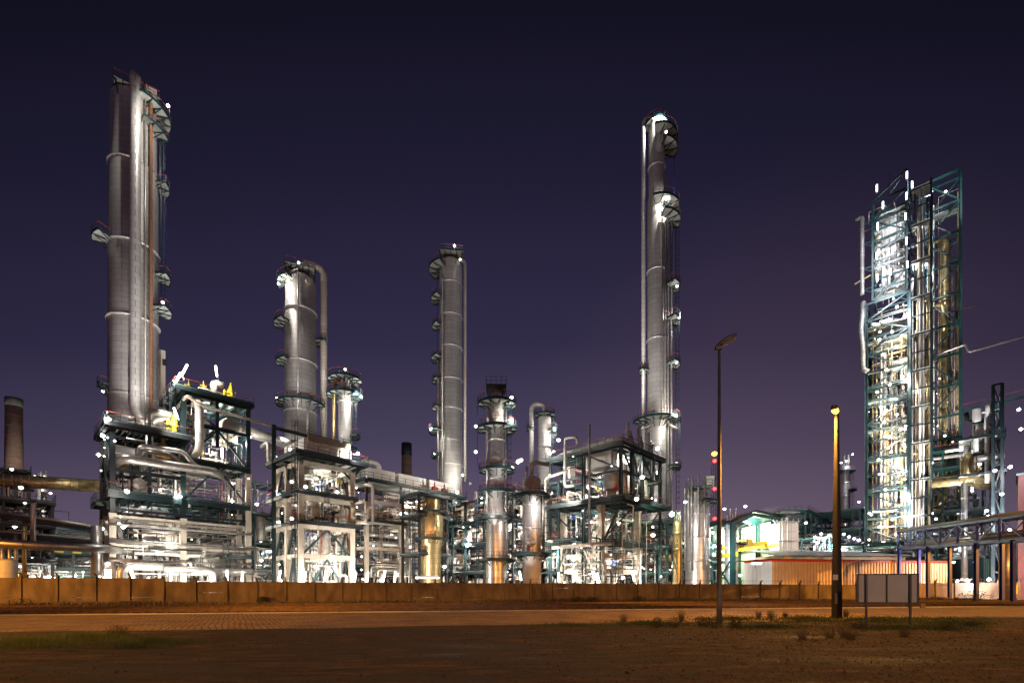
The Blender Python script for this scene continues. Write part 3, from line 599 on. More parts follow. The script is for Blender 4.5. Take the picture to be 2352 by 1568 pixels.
vpipe(t5, [(r+.25, -.8, z(930)), (r+.25, -.8, z(1280))], .12, 'pipe', 'side_pipe', 8)
vpipe(t5, [(-r-1.9, -1.0, z(935)), (-r-1.9, -1.0, z(1215))], .05, 'bluep', 'thin_pipe', 6)
# ---- T6 gooseneck
D = 110; px = 1251; r = rad(px, D, 30); z = lambda y: hz(y, D)
t6 = tower('short grey column with a large gooseneck pipe arching onto its top', px, D, [(z(1180), r), (z(962), r)], [z(1028)], ringw=.15, n=24)
vpipe(t6, [(.0, -.2, z(958)), (.0, -.2, z(937)+.8), (-r-1.5, -.4, z(937)+.8), (-r-1.5, -.4, z(1075))], .52, 'clad', 'gooseneck_pipe', 16, 3.2, 8)
platform(t6, r*.2, r+.8, z(952), 100, 430, drop=.6); platform(t6, r, r+1.5, z(990), -50, 40); platform(t6, r+1, r+2.6, z(985), 150, 210); ladder(t6, r+.4, -.6, z(1060), z(960), out=(1, -.3))
# ---- T7 brass vessel on white skirt
D = 74; px = 1221.5; r = rad(px, D, 44); z = lambda y: hz(y, D)
t7 = thing('pressure_vessel', 'fat brass glinting vessel on a plain white skirt in front of the centre', 'vessel', gp(px, D), -math.atan((px-CX)/F))
MB().lathe([(r, z(1275)), (r, z(1215)), (r, z(1213)), (r, z(1160)), (r*.95, z(1155)), (r*.95, z(1104))]+dome(r*.95, z(1104), 6, .55)[1:], 30).build('shell', M['clad_bright'], t7)
MB().cyl((0, 0), r*.97, 0, z(1278), 30).build('skirt', M['white'], t7)
for y in (1214, 1160): MB().lathe([(r-.02, z(y)-.1), (r+.12, z(y)-.02), (r+.12, z(y)+.05), (r-.02, z(y)+.15)], 30).build('ring', M['clad_bright'], t7)
for y, a0, a1, w in ((1138, 140, 420, 1.4), (1272, 130, 430, 1.5)): platform(t7, r, r+w, z(y), a0, a1, drop=.7)
manhole(t7, r, -98, z(1114), .62, 'pipe_brown'); manhole(t7, r, -92, z(1246), .6, 'pipe_brown')
vpipe(t7, [(0, 0, z(1090)), (0, 0, z(1066)), (.5, 0, z(1062)), (2.6, 1.5, z(1062))], .35, 'pipe', 'overhead_pipe', 12); vpipe(t7, [(-.8, -.2, z(1094)), (-.8, -.2, z(1072))], .2, 'pipe', 'vent_pipe', 10)
ladder(t7, r+.4, -.5, z(1270), z(1135), out=(1, -.3)); vpipe(t7, [(r+.2, -.7, z(1130)), (r+.2, -.7, z(1270))], .13, 'pipe', 'side_pipe', 8)
# ---- T8 the tallest column on the right
D = 100; px = 1508; r = rad(px, D, 43); z = lambda y: hz(y, D)
t8 = tower('tallest slim column right of centre with a curved pipe hooked over its top', px, D, [(z(1215), r*1.15), (z(962), r*1.15), (z(955), r), (z(468), r), (z(452), r*.86), (z(292), r*.86)], [z(k) for k in (388, 626, 783)], ringw=.2, n=30)
pr_ = .42
vpipe(t8, [(0, 0, z(290)), (0, 0, z(273)+.4), (-r-.75, -.3, z(273)+.4), (-r-.75, -.3, z(1165))], pr_, 'clad', 'overhead_pipe', 14, 2.6, 7)
for dx, r_, ya, yb, yo in ((r*.9, .28, 410, 1160, -.9), (r+.4, .2, 500, 1160, -.8), (r+1.05, .22, 520, 1180, -.3), (r*.6, .13, 470, 1160, -r*.9)): vpipe(t8, [(dx, yo, z(ya)), (dx, yo, z(yb))], r_, 'pipe', 'riser_pipe', 8)
vpipe(t8, [(r+1.6, .2, z(360)), (r+1.6, .2, z(480))], .05, 'bluep', 'thin_pipe', 6)
platform(t8, .4, r+.4, z(287), 100, 440, drop=.5); platform(t8, r*.86, r+2.3, z(322), 265, 385); platform(t8, r*.86, r+2.3, z(350), 300, 390)
platform(t8, r, r+2.7, z(482), 262, 390, drop=1.3); platform(t8, r+.4, r+2.9, z(515), 290, 385); platform(t8, r*1.1, r+2.9, z(968), 190, 400, drop=1.4); platform(t8, r, r+1.7, z(848), 150, 215)
for y in (665, 742, 842): platform(t8, r+.6, r+2.8, z(y), -40, 25)
platform(t8, r+1, r+3.0, z(1075), -40, 25)
ladder(t8, r+1.9, -.2, z(960), z(520), out=(1, -.3)); ladder(t8, r+2.0, -.1, z(1180), z(975), out=(1, -.3))
manhole(t8, r*.86, -75, z(360), .75, 'clad')
vpipe(t8, [(-r*.2, -r, z(975)), (-r*.8, -r*1.3, z(985)), (-r-2, -r, z(990))], .25, 'pipe', 'branch_pipe', 8); vpipe(t8, [(r*.9, -1, z(968)), (r+.9, -1.4, z(985)), (r+2.2, -1, z(992))], .25, 'pipe', 'branch_pipe', 8)
# ---- T9 fat column behind the unlit lamp post, and others round it
D = 96; px = 1601.5; r = rad(px, D, 56); z = lambda y: hz(y, D)
t9 = tower('fat ribbed silver vessel with vertical pipes just left of the unlit lamp post', px, D, [(z(1316), r), (z(1138), r)], [z(k) for k in (1182, 1235, 1288)], m='clad_bright', ringw=.15, name='storage_column')
platform(t9, r, r+1.8, z(1153), -75, 30, drop=1); zt = z(1122); b = MB(); b.box(-r, r*1.2, -r, r*.5, zt-.1, zt); o = b.build('top_platform', M['grey'], t9); railing(o, [(-r, r*.5, zt), (-r, -r, zt), (r*1.2, -r, zt), (r*1.2, r*.5, zt)], 1.2, False)
for k, (a, y0) in enumerate(((-150, 1110), (-128, 1102), (-112, 1098), (-85, 1094), (-60, 1100))): w = R_(a); vpipe(t9, [((r+.35)*math.cos(w), (r+.35)*math.sin(w), z(y0)), ((r+.35)*math.cos(w), (r+.35)*math.sin(w), z(1235 if k % 2 else 1310))], .16, 'pipe', 'riser_pipe', 8)
b = MB(); b.box(r*.55, r*1.35, -r*.9, -r*.3, zt, z(1100)); b.build('lit_cabin', M['white'], t9)
for (px, D, w, y0, lab, mm, rg) in ((1556, 84, 22, 1200, 'narrow brass coloured column left of the fat ribbed vessel', 'clad_gold', (1225, 1262)), (1680, 112, 31, 1196, 'pale clad column between the unlit lamp post and the crane hall', 'clad', (1232,)), (1942, 185, 23, 1074, 'distant pale column with lamps behind the sodium lamp post', 'clad_bright', (1110, 1140)), (97, 215, 27, 1105, 'distant floodlit white column seen under the big yellow pipe', 'clad_bright', (1140, 1170))):
    r = rad(px, D, w); z = lambda y: hz(y, D)
    tt = tower(lab, px, D, [(z(1300), r), (z(y0), r)], [z(q) for q in rg], m=mm, ringw=.15, n=22)
    if D > 84: platform(tt, r, r*1.5+.8, z(y0+8), 130, 420, drop=1); platform(tt, r, r+2, z(y0+52), -60, 60, drop=1); ladder(tt, r+.5, -.5, z(1280), z(y0), out=(1, -.3))
    b = MB()
    for q in range(4): b.tube([(-r*.6+q*r*.4, 0, z(y0)), (-r*.6+q*r*.4, 0, z(y0)+(1.6+q % 2)*D/100)], .16*D/100, 8)
    b.build('vent_pipes' if False else 'vent_pipe', M['pipe'], tt)
# ---- chimneys
M['brickm'] = mat('chimney brick', (.26, .17, .12), .9, 0, .15, 1.5, bump=.3); M['brickd'] = mat('sooty brick', (.13, .125, .12), .9, 0, .2, 1)
def chimney(px, D, w, ytop, yband, label, capm, w2=None):
    r = rad(px, D, w); z = lambda y: hz(y, D); t = thing('chimney', label, 'chimney', gp(px, D)); r2 = rad(px, D, w2 or w*1.12)
    MB().lathe([(r2*1.08, 0), (r2, z(1180)), (r, z(yband)), (r, z(yband))], 28).build('shaft', M['brickm'], t)
    b = MB(); b.lathe([(r*.99, z(yband)), (r*1.06, z(yband)), (r*1.06, z(yband)+1), (r*1.03, z(ytop)), (r*.8, z(ytop)), (r*.8, z(ytop)-4)], 28); b.build('cap', M[capm], t)
    b = MB(); q = 0
    zz = z(1170)
    while zz < z(yband): b.lathe([(r+(r2-r)*(z(yband)-zz)/(z(yband)-z(1180))+.02, zz), (r+(r2-r)*(z(yband)-zz)/(z(yband)-z(1180))+.08, zz+.05), (r+(r2-r)*(z(yband)-zz)/(z(yband)-z(1180))+.02, zz+.15)], 28); zz += 3.2
    b.build('iron_band', M['rust'], t)
chimney(32, 150, 43, 915, 934, 'thick round brick chimney at the far left edge', 'brickd', 48)
chimney(934, 215, 23, 1018, 1046, 'small distant brick chimney with a black top left of the middle column', 'dark', 26)
b = MB(); b.sector((0, 0), 1, 8, 0, 6.283, 0, .6)
# red light mast far behind
Dm = 190; t = thing('radio_mast', 'distant lattice mast with red warning lamps behind the unlit lamp post', 'mast', gp(1641, Dm)); zt = hz(1050, Dm); b = MB(); w = .9
for x, y in ((-w, -w), (w, -w), (w, w), (-w, w)): b.beam((x, y, 0), (x, y, zt), .16)
k = 0; zz = 0
while zz < zt-2: b.beam((-w, -w, zz), (w, -w, zz+2), .08); b.beam((w, -w, zz), (w, w, zz+2), .08); b.beam((-w, -w, zz), (w, -w, zz), .08); b.beam((-w, w, zz), (w, w, zz+2), .08); zz += 2
b.build('lattice', M['dark'], t)
for y in (1058, 1122, 1190):
    MB().lathe([(.5, hz(y, Dm)-.5), (.75, hz(y, Dm)), (.5, hz(y, Dm)+.5)], 10).build('warning_lamp', M['lamp_red'], t); light('warning_lamp_light', (0, -2, hz(y, Dm)), 500, (1, .05, .03), .4, t)
# ================================================================ STEEL AND CONCRETE STRUCTURES ON THE PLANT GRID
def V3(x, y, z): return Vector((x, y, z))
def world_of(o, x, y, z=0): return Vector((o.x, o.y, 0))+AX*x+BX*y+V3(0, 0, z)
def concrete_col(t, x, y, z0, z1, w=.75):
    b = MB(); b.box(x-w/2, x+w/2, y-w/2, y+w/2, z0, z1)
    b.box(x-w/2-.06, x+w/2+.06, y-w/2-.06, y+w/2+.06, z1-.5, z1-.003) if z1-z0 > 3 else None
    return b.build('concrete_column', M['concrete'], t)
def steel_col(t, x, y, z0, z1, w=.42, m='green'):
    b = MB(); b.ibeam((x, y, z0), (x, y, z1), w, w, (0, 1, 0)); b.box(x-w*.75, x+w*.75, y-w*.75, y+w*.75, z0, z0+.05); return b.build('steel_column', M[m], t)
def level(t, xs, ys, z, h=.45, w=.26, m='green', inner=0, name='floor_frame', edge=None):
    b = MB()
    for y in ys: b.ibeam((xs[0], y, z), (xs[-1], y, z), w, h)
    for x in xs: b.ibeam((x, ys[0], z-.004), (x, ys[-1], z-.004), w*.9, h*.92)
    if inner:
        k = xs[0]+inner
        while k < xs[-1]-.3: b.beam((k, ys[0], z+h*.1), (k, ys[-1], z+h*.1), .12, h*.5); k += inner
    return b.build(name, M[m], t)
def cbeam(t, p, q, w=.5, h=.7): return MB().beam(p, q, w, h).build('concrete_beam', M['concrete'], t)
def brace(t, segs, m='green', w=.2): 
    b = MB()
    for p, q in segs: b.beam(p, q, w)
    return b.build('bracing', M[m], t)
def deck(t, x0, x1, y0, y1, z, rails='xXyY', m='grey', fas='green', h=1.1, red=True, th=.35):
    o = MB().box(x0, x1, y0, y1, z, z+.05).build('deck', M[m], t)
    b = MB()
    for p, q in (((x0, y0), (x1, y0)), ((x1, y0), (x1, y1)), ((x1, y1), (x0, y1)), ((x0, y1), (x0, y0))): b.beam((p[0], p[1], z-th/2-.01), (q[0], q[1], z-th/2-.01), .14, th)
    b.build('edge_beam', M[fas], o)
    sides = {'y': ((x0, y0), (x1, y0)), 'X': ((x1, y0), (x1, y1)), 'Y': ((x1, y1), (x0, y1)), 'x': ((x0, y1), (x0, y0))}
    for k in rails: p, q = sides[k]; railing(o, [(*p, z+.05), (*q, z+.05)], h, red)
    return o
PM = ['pipe', 'pipe', 'pipe_pale', 'pipe_pale', 'pipe_brown', 'pipe_dark', 'pipe_dark', 'green', 'white', 'dark']
def valve(t, x, y, z, s=.35, m='yellow', up=True):
    b = MB(); b.tube([(x-s*1.2, y, z), (x+s*1.2, y, z)], s*.45, 10); b.tube([(x-s*1.2, y, z), (x-s*.95, y, z)], s*.8, 10); b.tube([(x+s*.95, y, z), (x+s*1.2, y, z)], s*.8, 10)
    b.lathe([(s*.55, z), (s*.6, z+s*.8), (s*.3, z+s*1.3), (s*.32, z+s*2.4), (s*.12, z+s*2.7), (.01, z+s*3.3)], 10, (x, y)); o = b.build('valve', M[m], t)
    return o
def wheel(t, x, y, z, s=.4, m='redp', nrm=(0, -1, 0)):
    b = MB(); nn = Vector(nrm); a = V3(0, 0, 1); c = nn.cross(a).normalized(); P = [V3(x, y, z)+(a*math.sin(w)+c*math.cos(w))*s for w in [2*PI*k/14 for k in range(14)]]
    b.tube(P, s*.1, 5, closed=True)
    for k in range(0, 14, 4): b.beam(V3(x, y, z), P[k], s*.1)
    b.beam(V3(x, y, z), V3(x, y, z)-nn*s*1.2, s*.14); return b.build('handwheel', M[m], t)
def clutter(t, rnd, x0, x1, y0, y1, z0, z1, n=20, rmin=.06, rmax=.3, mats=PM, vert=.4, long=True, drums=0, gold=0, valves=0):
    for i in range(n):
        r = rmin+(rmax-rmin)*rnd.random()**2.2; m = rnd.choice(mats)
        x, y, z = rnd.uniform(x0, x1), rnd.uniform(y0, y1), rnd.uniform(z0+.5, z1); k = rnd.random()
        if k < vert: 
            za = rnd.uniform(z0, z0+(z1-z0)*.5); zb = rnd.uniform(z0+(z1-z0)*.45, z1); pts = [V3(x, y, za), V3(x, y, zb)]
            if rnd.random() < .7: d = rnd.choice([V3(1, 0, 0), V3(-1, 0, 0), V3(0, 1, 0), V3(0, -1, 0)])*rnd.uniform(1.2, 4); pts.append(pts[-1]+d)
            if rnd.random() < .5: pts.append(pts[-1]+V3(0, 0, rnd.choice([-1, -1, 1])*rnd.uniform(1, 3)))
        else:
            a = rnd.random() < .55; L = (x1-x0 if a else y1-y0); s0 = rnd.uniform(0, .35)*L; s1 = rnd.uniform(.6, 1)*L
            p = V3(x0+s0, y, z) if a else V3(x, y0+s0, z); q = V3(x0+s1, y, z) if a else V3(x, y0+s1, z); pts = [p, q]
            if rnd.random() < .5: pts.insert(0, p+V3(0, 0, -min(z-z0, rnd.uniform(1, 4))))
            if rnd.random() < .5: pts.append(q+V3(0, 0, rnd.choice([-1, 1])*min(z-z0, rnd.uniform(.8, 3))))
        MB().pipe(pts, r, 6 if r < .12 else 8, 2.4, 3).build('pipe', M[m], t)
    for i in range(drums):
        r = rnd.uniform(.45, 1.0); z = rnd.uniform(z0+1.2, max(z0+1.3, z1-1.2)); x, y = rnd.uniform(x0+1, x1-1), rnd.uniform(y0+1, y1-1); mm = rnd.choice(['pipe', 'pipe_pale', 'white', 'pipe'] if not gold else ['pipe_gold', 'pipe', 'pipe_gold'])
        if rnd.random() < .5: L = rnd.uniform(2, 4.5); o = MB().drum((x, y-L/2, z), (x, y+L/2, z), r).build('drum', M[mm], t)
        else: L = rnd.uniform(2, 5); o = MB().drum((x, y, max(z0, z-L/2)), (x, y, max(z0, z-L/2)+L), r).build('drum', M[mm], t)
    for i in range(valves):
        x, y, z = rnd.uniform(x0, x1), rnd.uniform(y0, y1), rnd.uniform(z0+.5, z1)
        (valve if rnd.random() < .5 else wheel)(t, x, y, z, rnd.uniform(.2, .35), rnd.choice(['yellow', 'redp', 'yellow', 'bluep', 'grey']))
def unit(label, px, D, nx, ny, bx, by, zs, seed, m='green', conc=0, pipes=16, decks=True, name='process_structure', off=(0, 0), braces=True, vert=.4, drums=2, gold=0, mats=PM, valves=2, rmax=.3, group=None, wcol=.36, lad=True):
    o = gp(px, D)+AX*off[0]+BX*off[1]; t = thing(name, label, 'structure', o, GR, group); rnd = random.Random(seed)
    xs = [i*bx for i in range(nx+1)]; ys = [i*by for i in range(ny+1)]; zt = zs[-1]
    for x in xs:
        for y in ys:
            if 0 < x < xs[-1] and 0 < y < ys[-1]: continue
            if conc: concrete_col(t, x, y, 0, conc, .7)
            steel_col(t, x, y, conc, zt, wcol, m)
    zp = 0
    for i, z in enumerate(zs):
        level(t, xs, ys, z-.25, m='concrete' if conc and z <= conc+.3 else m, inner=1.4, h=.55 if conc and z <= conc+.3 else .42)
        if decks and rnd.random() < .75: 
            xa = rnd.choice([0, 0, bx]) if nx > 1 else 0
            deck(t, xa-.6, xs[-1]+.3, -.7, by*rnd.choice([1, ny]), z+.03, rails='xyX', fas=m, red=rnd.random() < .6)
        if braces and z-zp > 2.2:
            sg = []
            for j in range(nx):
                if rnd.random() < .5: sg.append(((xs[j], -.05, zp), ((xs[j]+xs[j+1])/2, -.05, z-.3))); sg.append(((xs[j+1], -.05, zp), ((xs[j]+xs[j+1])/2, -.05, z-.3)))
            for j in range(ny):
                if rnd.random() < .4: sg.append(((-.05, ys[j], zp), (-.05, ys[j+1], z-.3)))
            if sg: brace(t, sg, m, .17)
        clutter(t, rnd, .4, xs[-1]-.3, .2, ys[-1]-.3, zp, z-.4, max(3, pipes//len(zs)), .05, rmax, mats, vert, drums=drums if i < len(zs)-1 or True else 0, gold=gold, valves=valves)
        zp = z+.1
    if lad: ladder(t, -.5, rnd.uniform(.8, 2), 0, zt, out=(-1, 0), m=m)
    return t
# ---------------------------------------------------------------- S1: the tall block at left
oA = gp(258, 67); S1 = thing('process_structure', 'tall concrete and black steel block at left carrying two high decks with yellow valves', 'structure', oA, GR)
XS = [0, 8.3, 17.4]; YS = [0, 4.6, 9.2]; zA = 24.9; zB = 32.2
for y in YS:
    concrete_col(S1, 0, y, 0, 12.3); steel_col(S1, 0, y, 12.3, zA-.3, .6, 'dark'); concrete_col(S1, 8.3, y, 0, 12.4); steel_col(S1, 8.3, y, 12.4, zB-.3, .6, 'green'); concrete_col(S1, 17.4, y, 0, 20.7); steel_col(S1, 17.4, y, 20.7, zB-.3, .55, 'green')
for x, z0, z1 in ((12.9, 24, zB-.3), (4.2, 14.9, 24.5)): steel_col(S1, x, 0, z0, z1, .4, 'green'); steel_col(S1, x, 9.2, z0, z1, .4, 'green')
X1 = [0, 4.2, 8.3]; X2 = [8.3, 12.9, 17.4]
b = level(S1, [-.6, 4.2, 8.6], [-.4, 4.6, 9.4], zA-.55, .8, .35, 'dark', .7)
deck(S1, -.9, 9.2, -.8, 9.7, zA, 'xyXY', fas='dark', th=.7); deck(S1, 7.2, 18, -.8, 9.7, zB, 'xyXY', m='grey', fas='green', th=.6)
level(S1, [8.3, 12.9, 17.4], [0, 4.6, 9.2], zB-.6, .7, .35, 'green', 1.5)
for z, m, h in ((18.4, 'dark', .5), (14.9, 'green', .6), (12.9, 'dark', .35)): level(S1, X1, YS, z, h, .3, m, 1.4)
for z, m, h in ((27, 'green', .5), (21.2, 'green', .5), (15, 'green', .6), (12.9, 'green', .35)): level(S1, X2, YS, z, h, .3, m, 1.5)
for z in (11.9, 7.9):
    for y in YS: cbeam(S1, (.4, y, z), (7.9, y, z), .35, .35); cbeam(S1, (8.7, y, z), (17, y, z), .35, .35)
    for x in XS: cbeam(S1, (x, .4, z-.02), (x, 4.2, z-.02), .42, .62); cbeam(S1, (x, 5, z-.02), (x, 8.8, z-.02), .42, .62)
deck(S1, -.5, 8, -.9, 4.4, 15.3, 'xy', fas='green', th=.9); deck(S1, 8.8, 17.4, -.9, 4.4, 15.3, 'y', fas='green', th=.7); deck(S1, 8.6, 17.6, -.3, 9, 21.6, 'yX', fas='green', th=.4); deck(S1, 13.8, 17.5, -1.2, 3, 7, 'xy', fas='green', th=.3, red=False)
deck(S1, -1.4, .1, 3, 8.5, 14.2, 'xyY', fas='teal', th=.5, red=False)
brace(S1, [((8.4, -.1, 15.3), (12.9, -.1, 20.9)), ((12.9, -.1, 20.9), (17.3, -.1, 15.3)), ((12.9, -.1, 26.8), (17.3, -.1, 21.5)), ((12.9, -.1, 26.8), (8.4, -.1, 21.5)), ((8.4, -.1, 24.2), (6.2, -.1, 21.3)), ((12.9, -.1, 27.3), (8.5, 4, 31.2)), ((12.9, 9.2, 27.3), (17.3, 9.2, 31.4)), ((-.1, 0, 13), (-.1, 4.5, 18.1)), ((-.1, 4.7, 18.1), (-.1, 9.1, 13)), ((-.1, .2, 18.6), (-.1, 4.5, 24)), ((-.1, 9.1, 18.6), (-.1, 4.7, 24)), ((8.3, .2, 19), (8.3, 9, 24)), ((17.4, .2, 21.5), (17.4, 9, 26.8)), ((17.4, 9, 27), (17.4, .2, 31.8))], 'green', .26)
rn = random.Random(21)
clutter(S1, rn, .6, 17, .3, 8.8, .6, 11.6, 60, .06, .3, ['pipe', 'pipe_pale', 'pipe_dark', 'pipe_brown', 'white', 'dark'], .45, drums=0, valves=4)
clutter(S1, rn, .6, 17, .3, 8.8, 15.6, 20.8, 22, .05, .2, PM, .5, valves=5); clutter(S1, rn, 9, 17, .3, 8.8, 21.8, 26.5, 14, .06, .25, PM, .5, valves=3)
clutter(S1, rn, 0, 7.6, .3, 8.8, 19, 24, 8, .06, .25, PM, .3)
clutter(S1, rn, 0, 8, .3, 8.8, 25.1, 26.4, 10, .05, .16, PM, .3, valves=5); clutter(S1, rn, 9, 17, .5, 8.8, 32.4, 33.6, 8, .05, .16, ['white', 'pipe', 'yellow'], .3, valves=5)
clutter(S1, rn, .2, 17.2, -.6, 8.8, 12.9, 20.8, 64, .03, .12, PM+['red', 'dark'], .55, valves=3); clutter(S1, rn, .2, 17.2, -.8, 8.8, .3, 12, 80, .03, .1, PM+['dark', 'green'], .5)
clutter(S1, rn, 8.6, 17.2, .2, 8.8, 21.5, 31, 34, .04, .16, PM, .6)
ladder(S1, 7.6, 1.2, 21.6, 32.2, out=(-1, 0)); ladder(S1, 14, -1.3, 0, 7, out=(0, -1)); ladder(S1, 7.4, 4, 25, 32.2, out=(-1, 0))
def gpipe(label, pts, r, m='pipe', n=14, bend=2.2, seg=6, o=oA, name='process_pipe', group=None):
    t = thing(name, label, 'pipe', o, GR, group); MB().pipe(pts, r, n, bend, seg).build('run', M[m], t)
    b = MB()
    for i in range(len(pts)-1):
        p, q = Vector(pts[i]), Vector(pts[i+1]); L = (q-p).length
        if L > 4:
            for k in range(1, int(L/3.2)+1):
                c = p+(q-p)*(k/(int(L/3.2)+1)); d = (q-p).normalized(); b.tube([c-d*.03, c+d*.03], r*1.035, n)
    if b.v: b.build('seam_band', M['pipe_brown' if m == 'pipe_brown' else 'grey'], t)
    return t
gpipe('very thick horizontal pipe across the tall left block below its first high deck', [(4, 6, 19.8), (.7, 5.5, 19.8), (.9, -1.5, 19.8), (12, -1.5, 19.9), (14.5, 1.5, 19.9)], .62)
gpipe('looped grey pipe resting above the very thick horizontal pipe', [(3.5, 4, 21.3), (3.0, -1.2, 21.8), (3.6, -1.3, 22), (8, -1.3, 22.2), (9.4, -1.3, 20.4), (10.8, -1.4, 20)], .36)
gpipe('second grey loop pipe just behind the front loop', [(4, 3, 21.2), (4.2, -.6, 21.6), (6.6, -.6, 21.6), (8.4, -.9, 20.2)], .34)
gpipe('tall thick pale pipe dropping from the upper deck with a bend at its foot', [(10.2, 4, 30.4), (10.2, -.9, 30.4), (10.2, -1, 22.6), (9.3, 2, 21.9), (9.2, 4, 16)], .58, 'pipe_pale')
gpipe('long thin brown pipe running from the tall left block across to the second block', [(7.2, 5, 28), (8.5, -1.2, 30.7), (10.5, -1.3, 29.7), (18, -1.3, 29.3), (36, -1.3, 28.6)], .22, 'pipe_brown')
gpipe('upright ribbed pipe coming down through the first high deck', [(4.4, 1.2, 20.2), (4.4, 1.2, 26.3), (6.8, 1.4, 27.5), (7.6, 1.5, 27.5)], .48, 'pipe')
gpipe('elbow pipe joining the yellow relief valve on the first high deck', [(4.2, .6, 25), (4.2, .6, 27.8), (7, .6, 27.8)], .5, 'pipe', bend=2.4)
for (x, y, z, s, lab) in ((7.3, .6, 26.6, .8, 'tall yellow relief valve on the first high deck'), (15, .8, 33.4, .8, 'tall yellow relief valve on the uppermost deck'), (9.2, .8, 32.9, .4, 'small yellow valve at the left corner of the uppermost deck')):
    t = thing('relief_valve', lab, 'valve', world_of(oA, x, y), GR); b = MB(); b.lathe([(s*.42, z-s*1.6), (s*.42, z-s*.5), (s*.62, z-s*.5), (s*.62, z-s*.35), (s*.5, z-s*.3), (s*.52, z+s*.7), (s*.3, z+s*.85), (s*.28, z+s*1.6), (s*.1, z+s*1.7), (s*.09, z+s*2.3), (.01, z+s*2.35)], 14)
    b.tube([(0, 0, z), (-s*1.1, 0, z)], s*.42, 12); b.tube([(-s*1.1, 0, z), (-s*1.25, 0, z)], s*.6, 12); b.build('body', M['yellow'], t)
    MB().lathe([(s*.55, z-s*1.9), (s*.55, z-s*1.6), (s*.36, z-s*1.6), (s*.36, z-s*.5)], 12).build('flange', M['pipe_pale'], t)
gpipe('white elbow pipe on the uppermost deck beside its tall yellow valve', [(12.6, 1, 32.3), (12.6, 1, 34.6), (14, 1, 34.6)], .5, 'pipe_pale')
t = thing('expansion_vessel', 'orange brown onion shaped vessel hanging under the first high deck', 'vessel', world_of(oA, 6, 1), GR); MB().lathe([(.2, 24.2), (.22, 23.6), (.5, 23.3), (1.05, 22.5), (1.15, 21.8), (1.0, 21.2)], 20).build('shell', mat('ochre vessel', (.42, .26, .11), .6, .1, .15, 2), t)
for (x, y, z, r, L, lab) in ((11, 5, 28.6, 1.5, 6, 'horizontal drum under the uppermost deck, left of two'), (15.4, 5, 28.4, 1.6, 7, 'horizontal drum under the uppermost deck, right of two'), (13.5, 5, 7.2, 2.4, 7, 'very large round ended drum low in the tall left block'), (3.2, 3, 17, .9, 4, 'pale drum between the girders of the tall left block')):
    t = thing('horizontal_drum', lab, 'vessel', world_of(oA, x, y), GR); MB().drum((0, -L/2, z), (0, L/2, z), r, 24, .45).build('shell', M['pipe_pale'], t); b = MB()
    for k in (-.3, .3): b.box(-r*.8, r*.8, L*k-.15, L*k+.15, z-r*1.35, z-r*.7)
    b.build('saddle', M['concrete'], t)
for i, (pts, r, lab) in enumerate((([(.8, -1.6, 0), (.8, -1.6, 5), (7, -1.6, 5)], .62, 'thick white pipe just above the concrete wall, leftmost of the low row'), ([(8.9, -1.7, 4.4), (17.5, -1.7, 4.6), (17.5, 2, 4.6)], .55, 'thick white pipe just above the concrete wall, rightmost of the low row'), ([(5.4, -2.6, 4.6), (11.6, -2.6, 4.7), (11.6, -2.6, 0)], .5, 'thick white pipe just above the concrete wall, in the middle of the low row'), ([(9.2, -2.6, 2.6), (14.8, -2.6, 2.6)], .4, 'pale pipe lying closest above the concrete wall at the tall left block'), ([(-14, -2, 7.2), (-1, -2, 7.2), (1.5, 2, 7.2), (18, 2, 7.2)], .55, 'long fat pipe entering the tall left block low from its left side'), ([(-1.6, .5, 3.6), (-1.6, .5, 10.4)], .62, 'upright silver pipe left of the first concrete column'))):
    gpipe(lab, pts, r, 'pipe', bend=2)
for i, z in enumerate((10.7, 8.3, 5.8)):
    gpipe(['long pale pipe bundle lying along the upper concrete beam', 'long pale pipe bundle lying along the middle concrete beam', 'long pale pipe bundle lying along the lower concrete beam'][i], [(-.5, -.75, z), (17.8, -.75, z)], .2, 'pipe', n=10)
# ---------------------------------------------------------------- S2: concrete block with white cooler on top
oB = gp(690, 74); S2 = thing('process_structure', 'pale concrete frame block with dark decks and a white cooler on its roof', 'structure', oB, GR)
XS = [0, 8.5]; YS = [0, 4.7, 9.4]; Lv = [6.9, 11.5, 15.9, 21.2]
for x in XS:
    for y in YS: concrete_col(S2, x, y, 0, 21.0, .78)
for z in Lv:
    for y in YS: cbeam(S2, (.4, y, z), (8.1, y, z), .5, .7)
    for x in XS: cbeam(S2, (x, .4, z-.01), (x, 4.3, z-.01), .5, .72); cbeam(S2, (x, 5.1, z-.01), (x, 9, z-.01), .5, .72)
for z0, z1 in ((.2, 6.5), (7.3, 11.2)):
    sg = []
    for y in (-.1, 9.5): sg += [((.4, y, z0), (4.2, y, z1)), ((8.1, y, z0), (4.2, y, z1))]
    for x in (-.1, 8.6): sg += [((x, .4, z0), (x, 2.3, z1)), ((x, 4.3, z0), (x, 2.3, z1)), ((x, 5.1, z0), (x, 7, z1)), ((x, 9, z0), (x, 7, z1))]
    brace(S2, sg, 'green', .3)
brace(S2, [((-.1, .4, 16.2), (-.1, 2.6, 20.8)), ((-.1, 5.2, 16.2), (-.1, 4, 20.8)), ((-.1, 9, 16.2), (-.1, 6.6, 20.8)), ((.3, 0, 20.3), (-1.2, -1.5, 22.3)), ((8.2, 0, 20.0), (6.8, -.1, 21)), ((8.7, 0, 20.3), (9.8, -1.4, 22.3)), ((8.2, 0, 15), (7, 0, 15.8)), ((8.6, 1, 16.2), (8.6, 3.6, 20.8)), ((8.6, 5.2, 16.2), (8.6, 8.4, 20.8))], 'green', .26)
deck(S2, -1.3, 10.6, -1.6, 10.6, 22.6, 'xyXY', fas='dark', th=.55); level(S2, [-1, 4, 10], [-1.3, 4.7, 10.3], 22, .4, .25, 'green', 1.6)
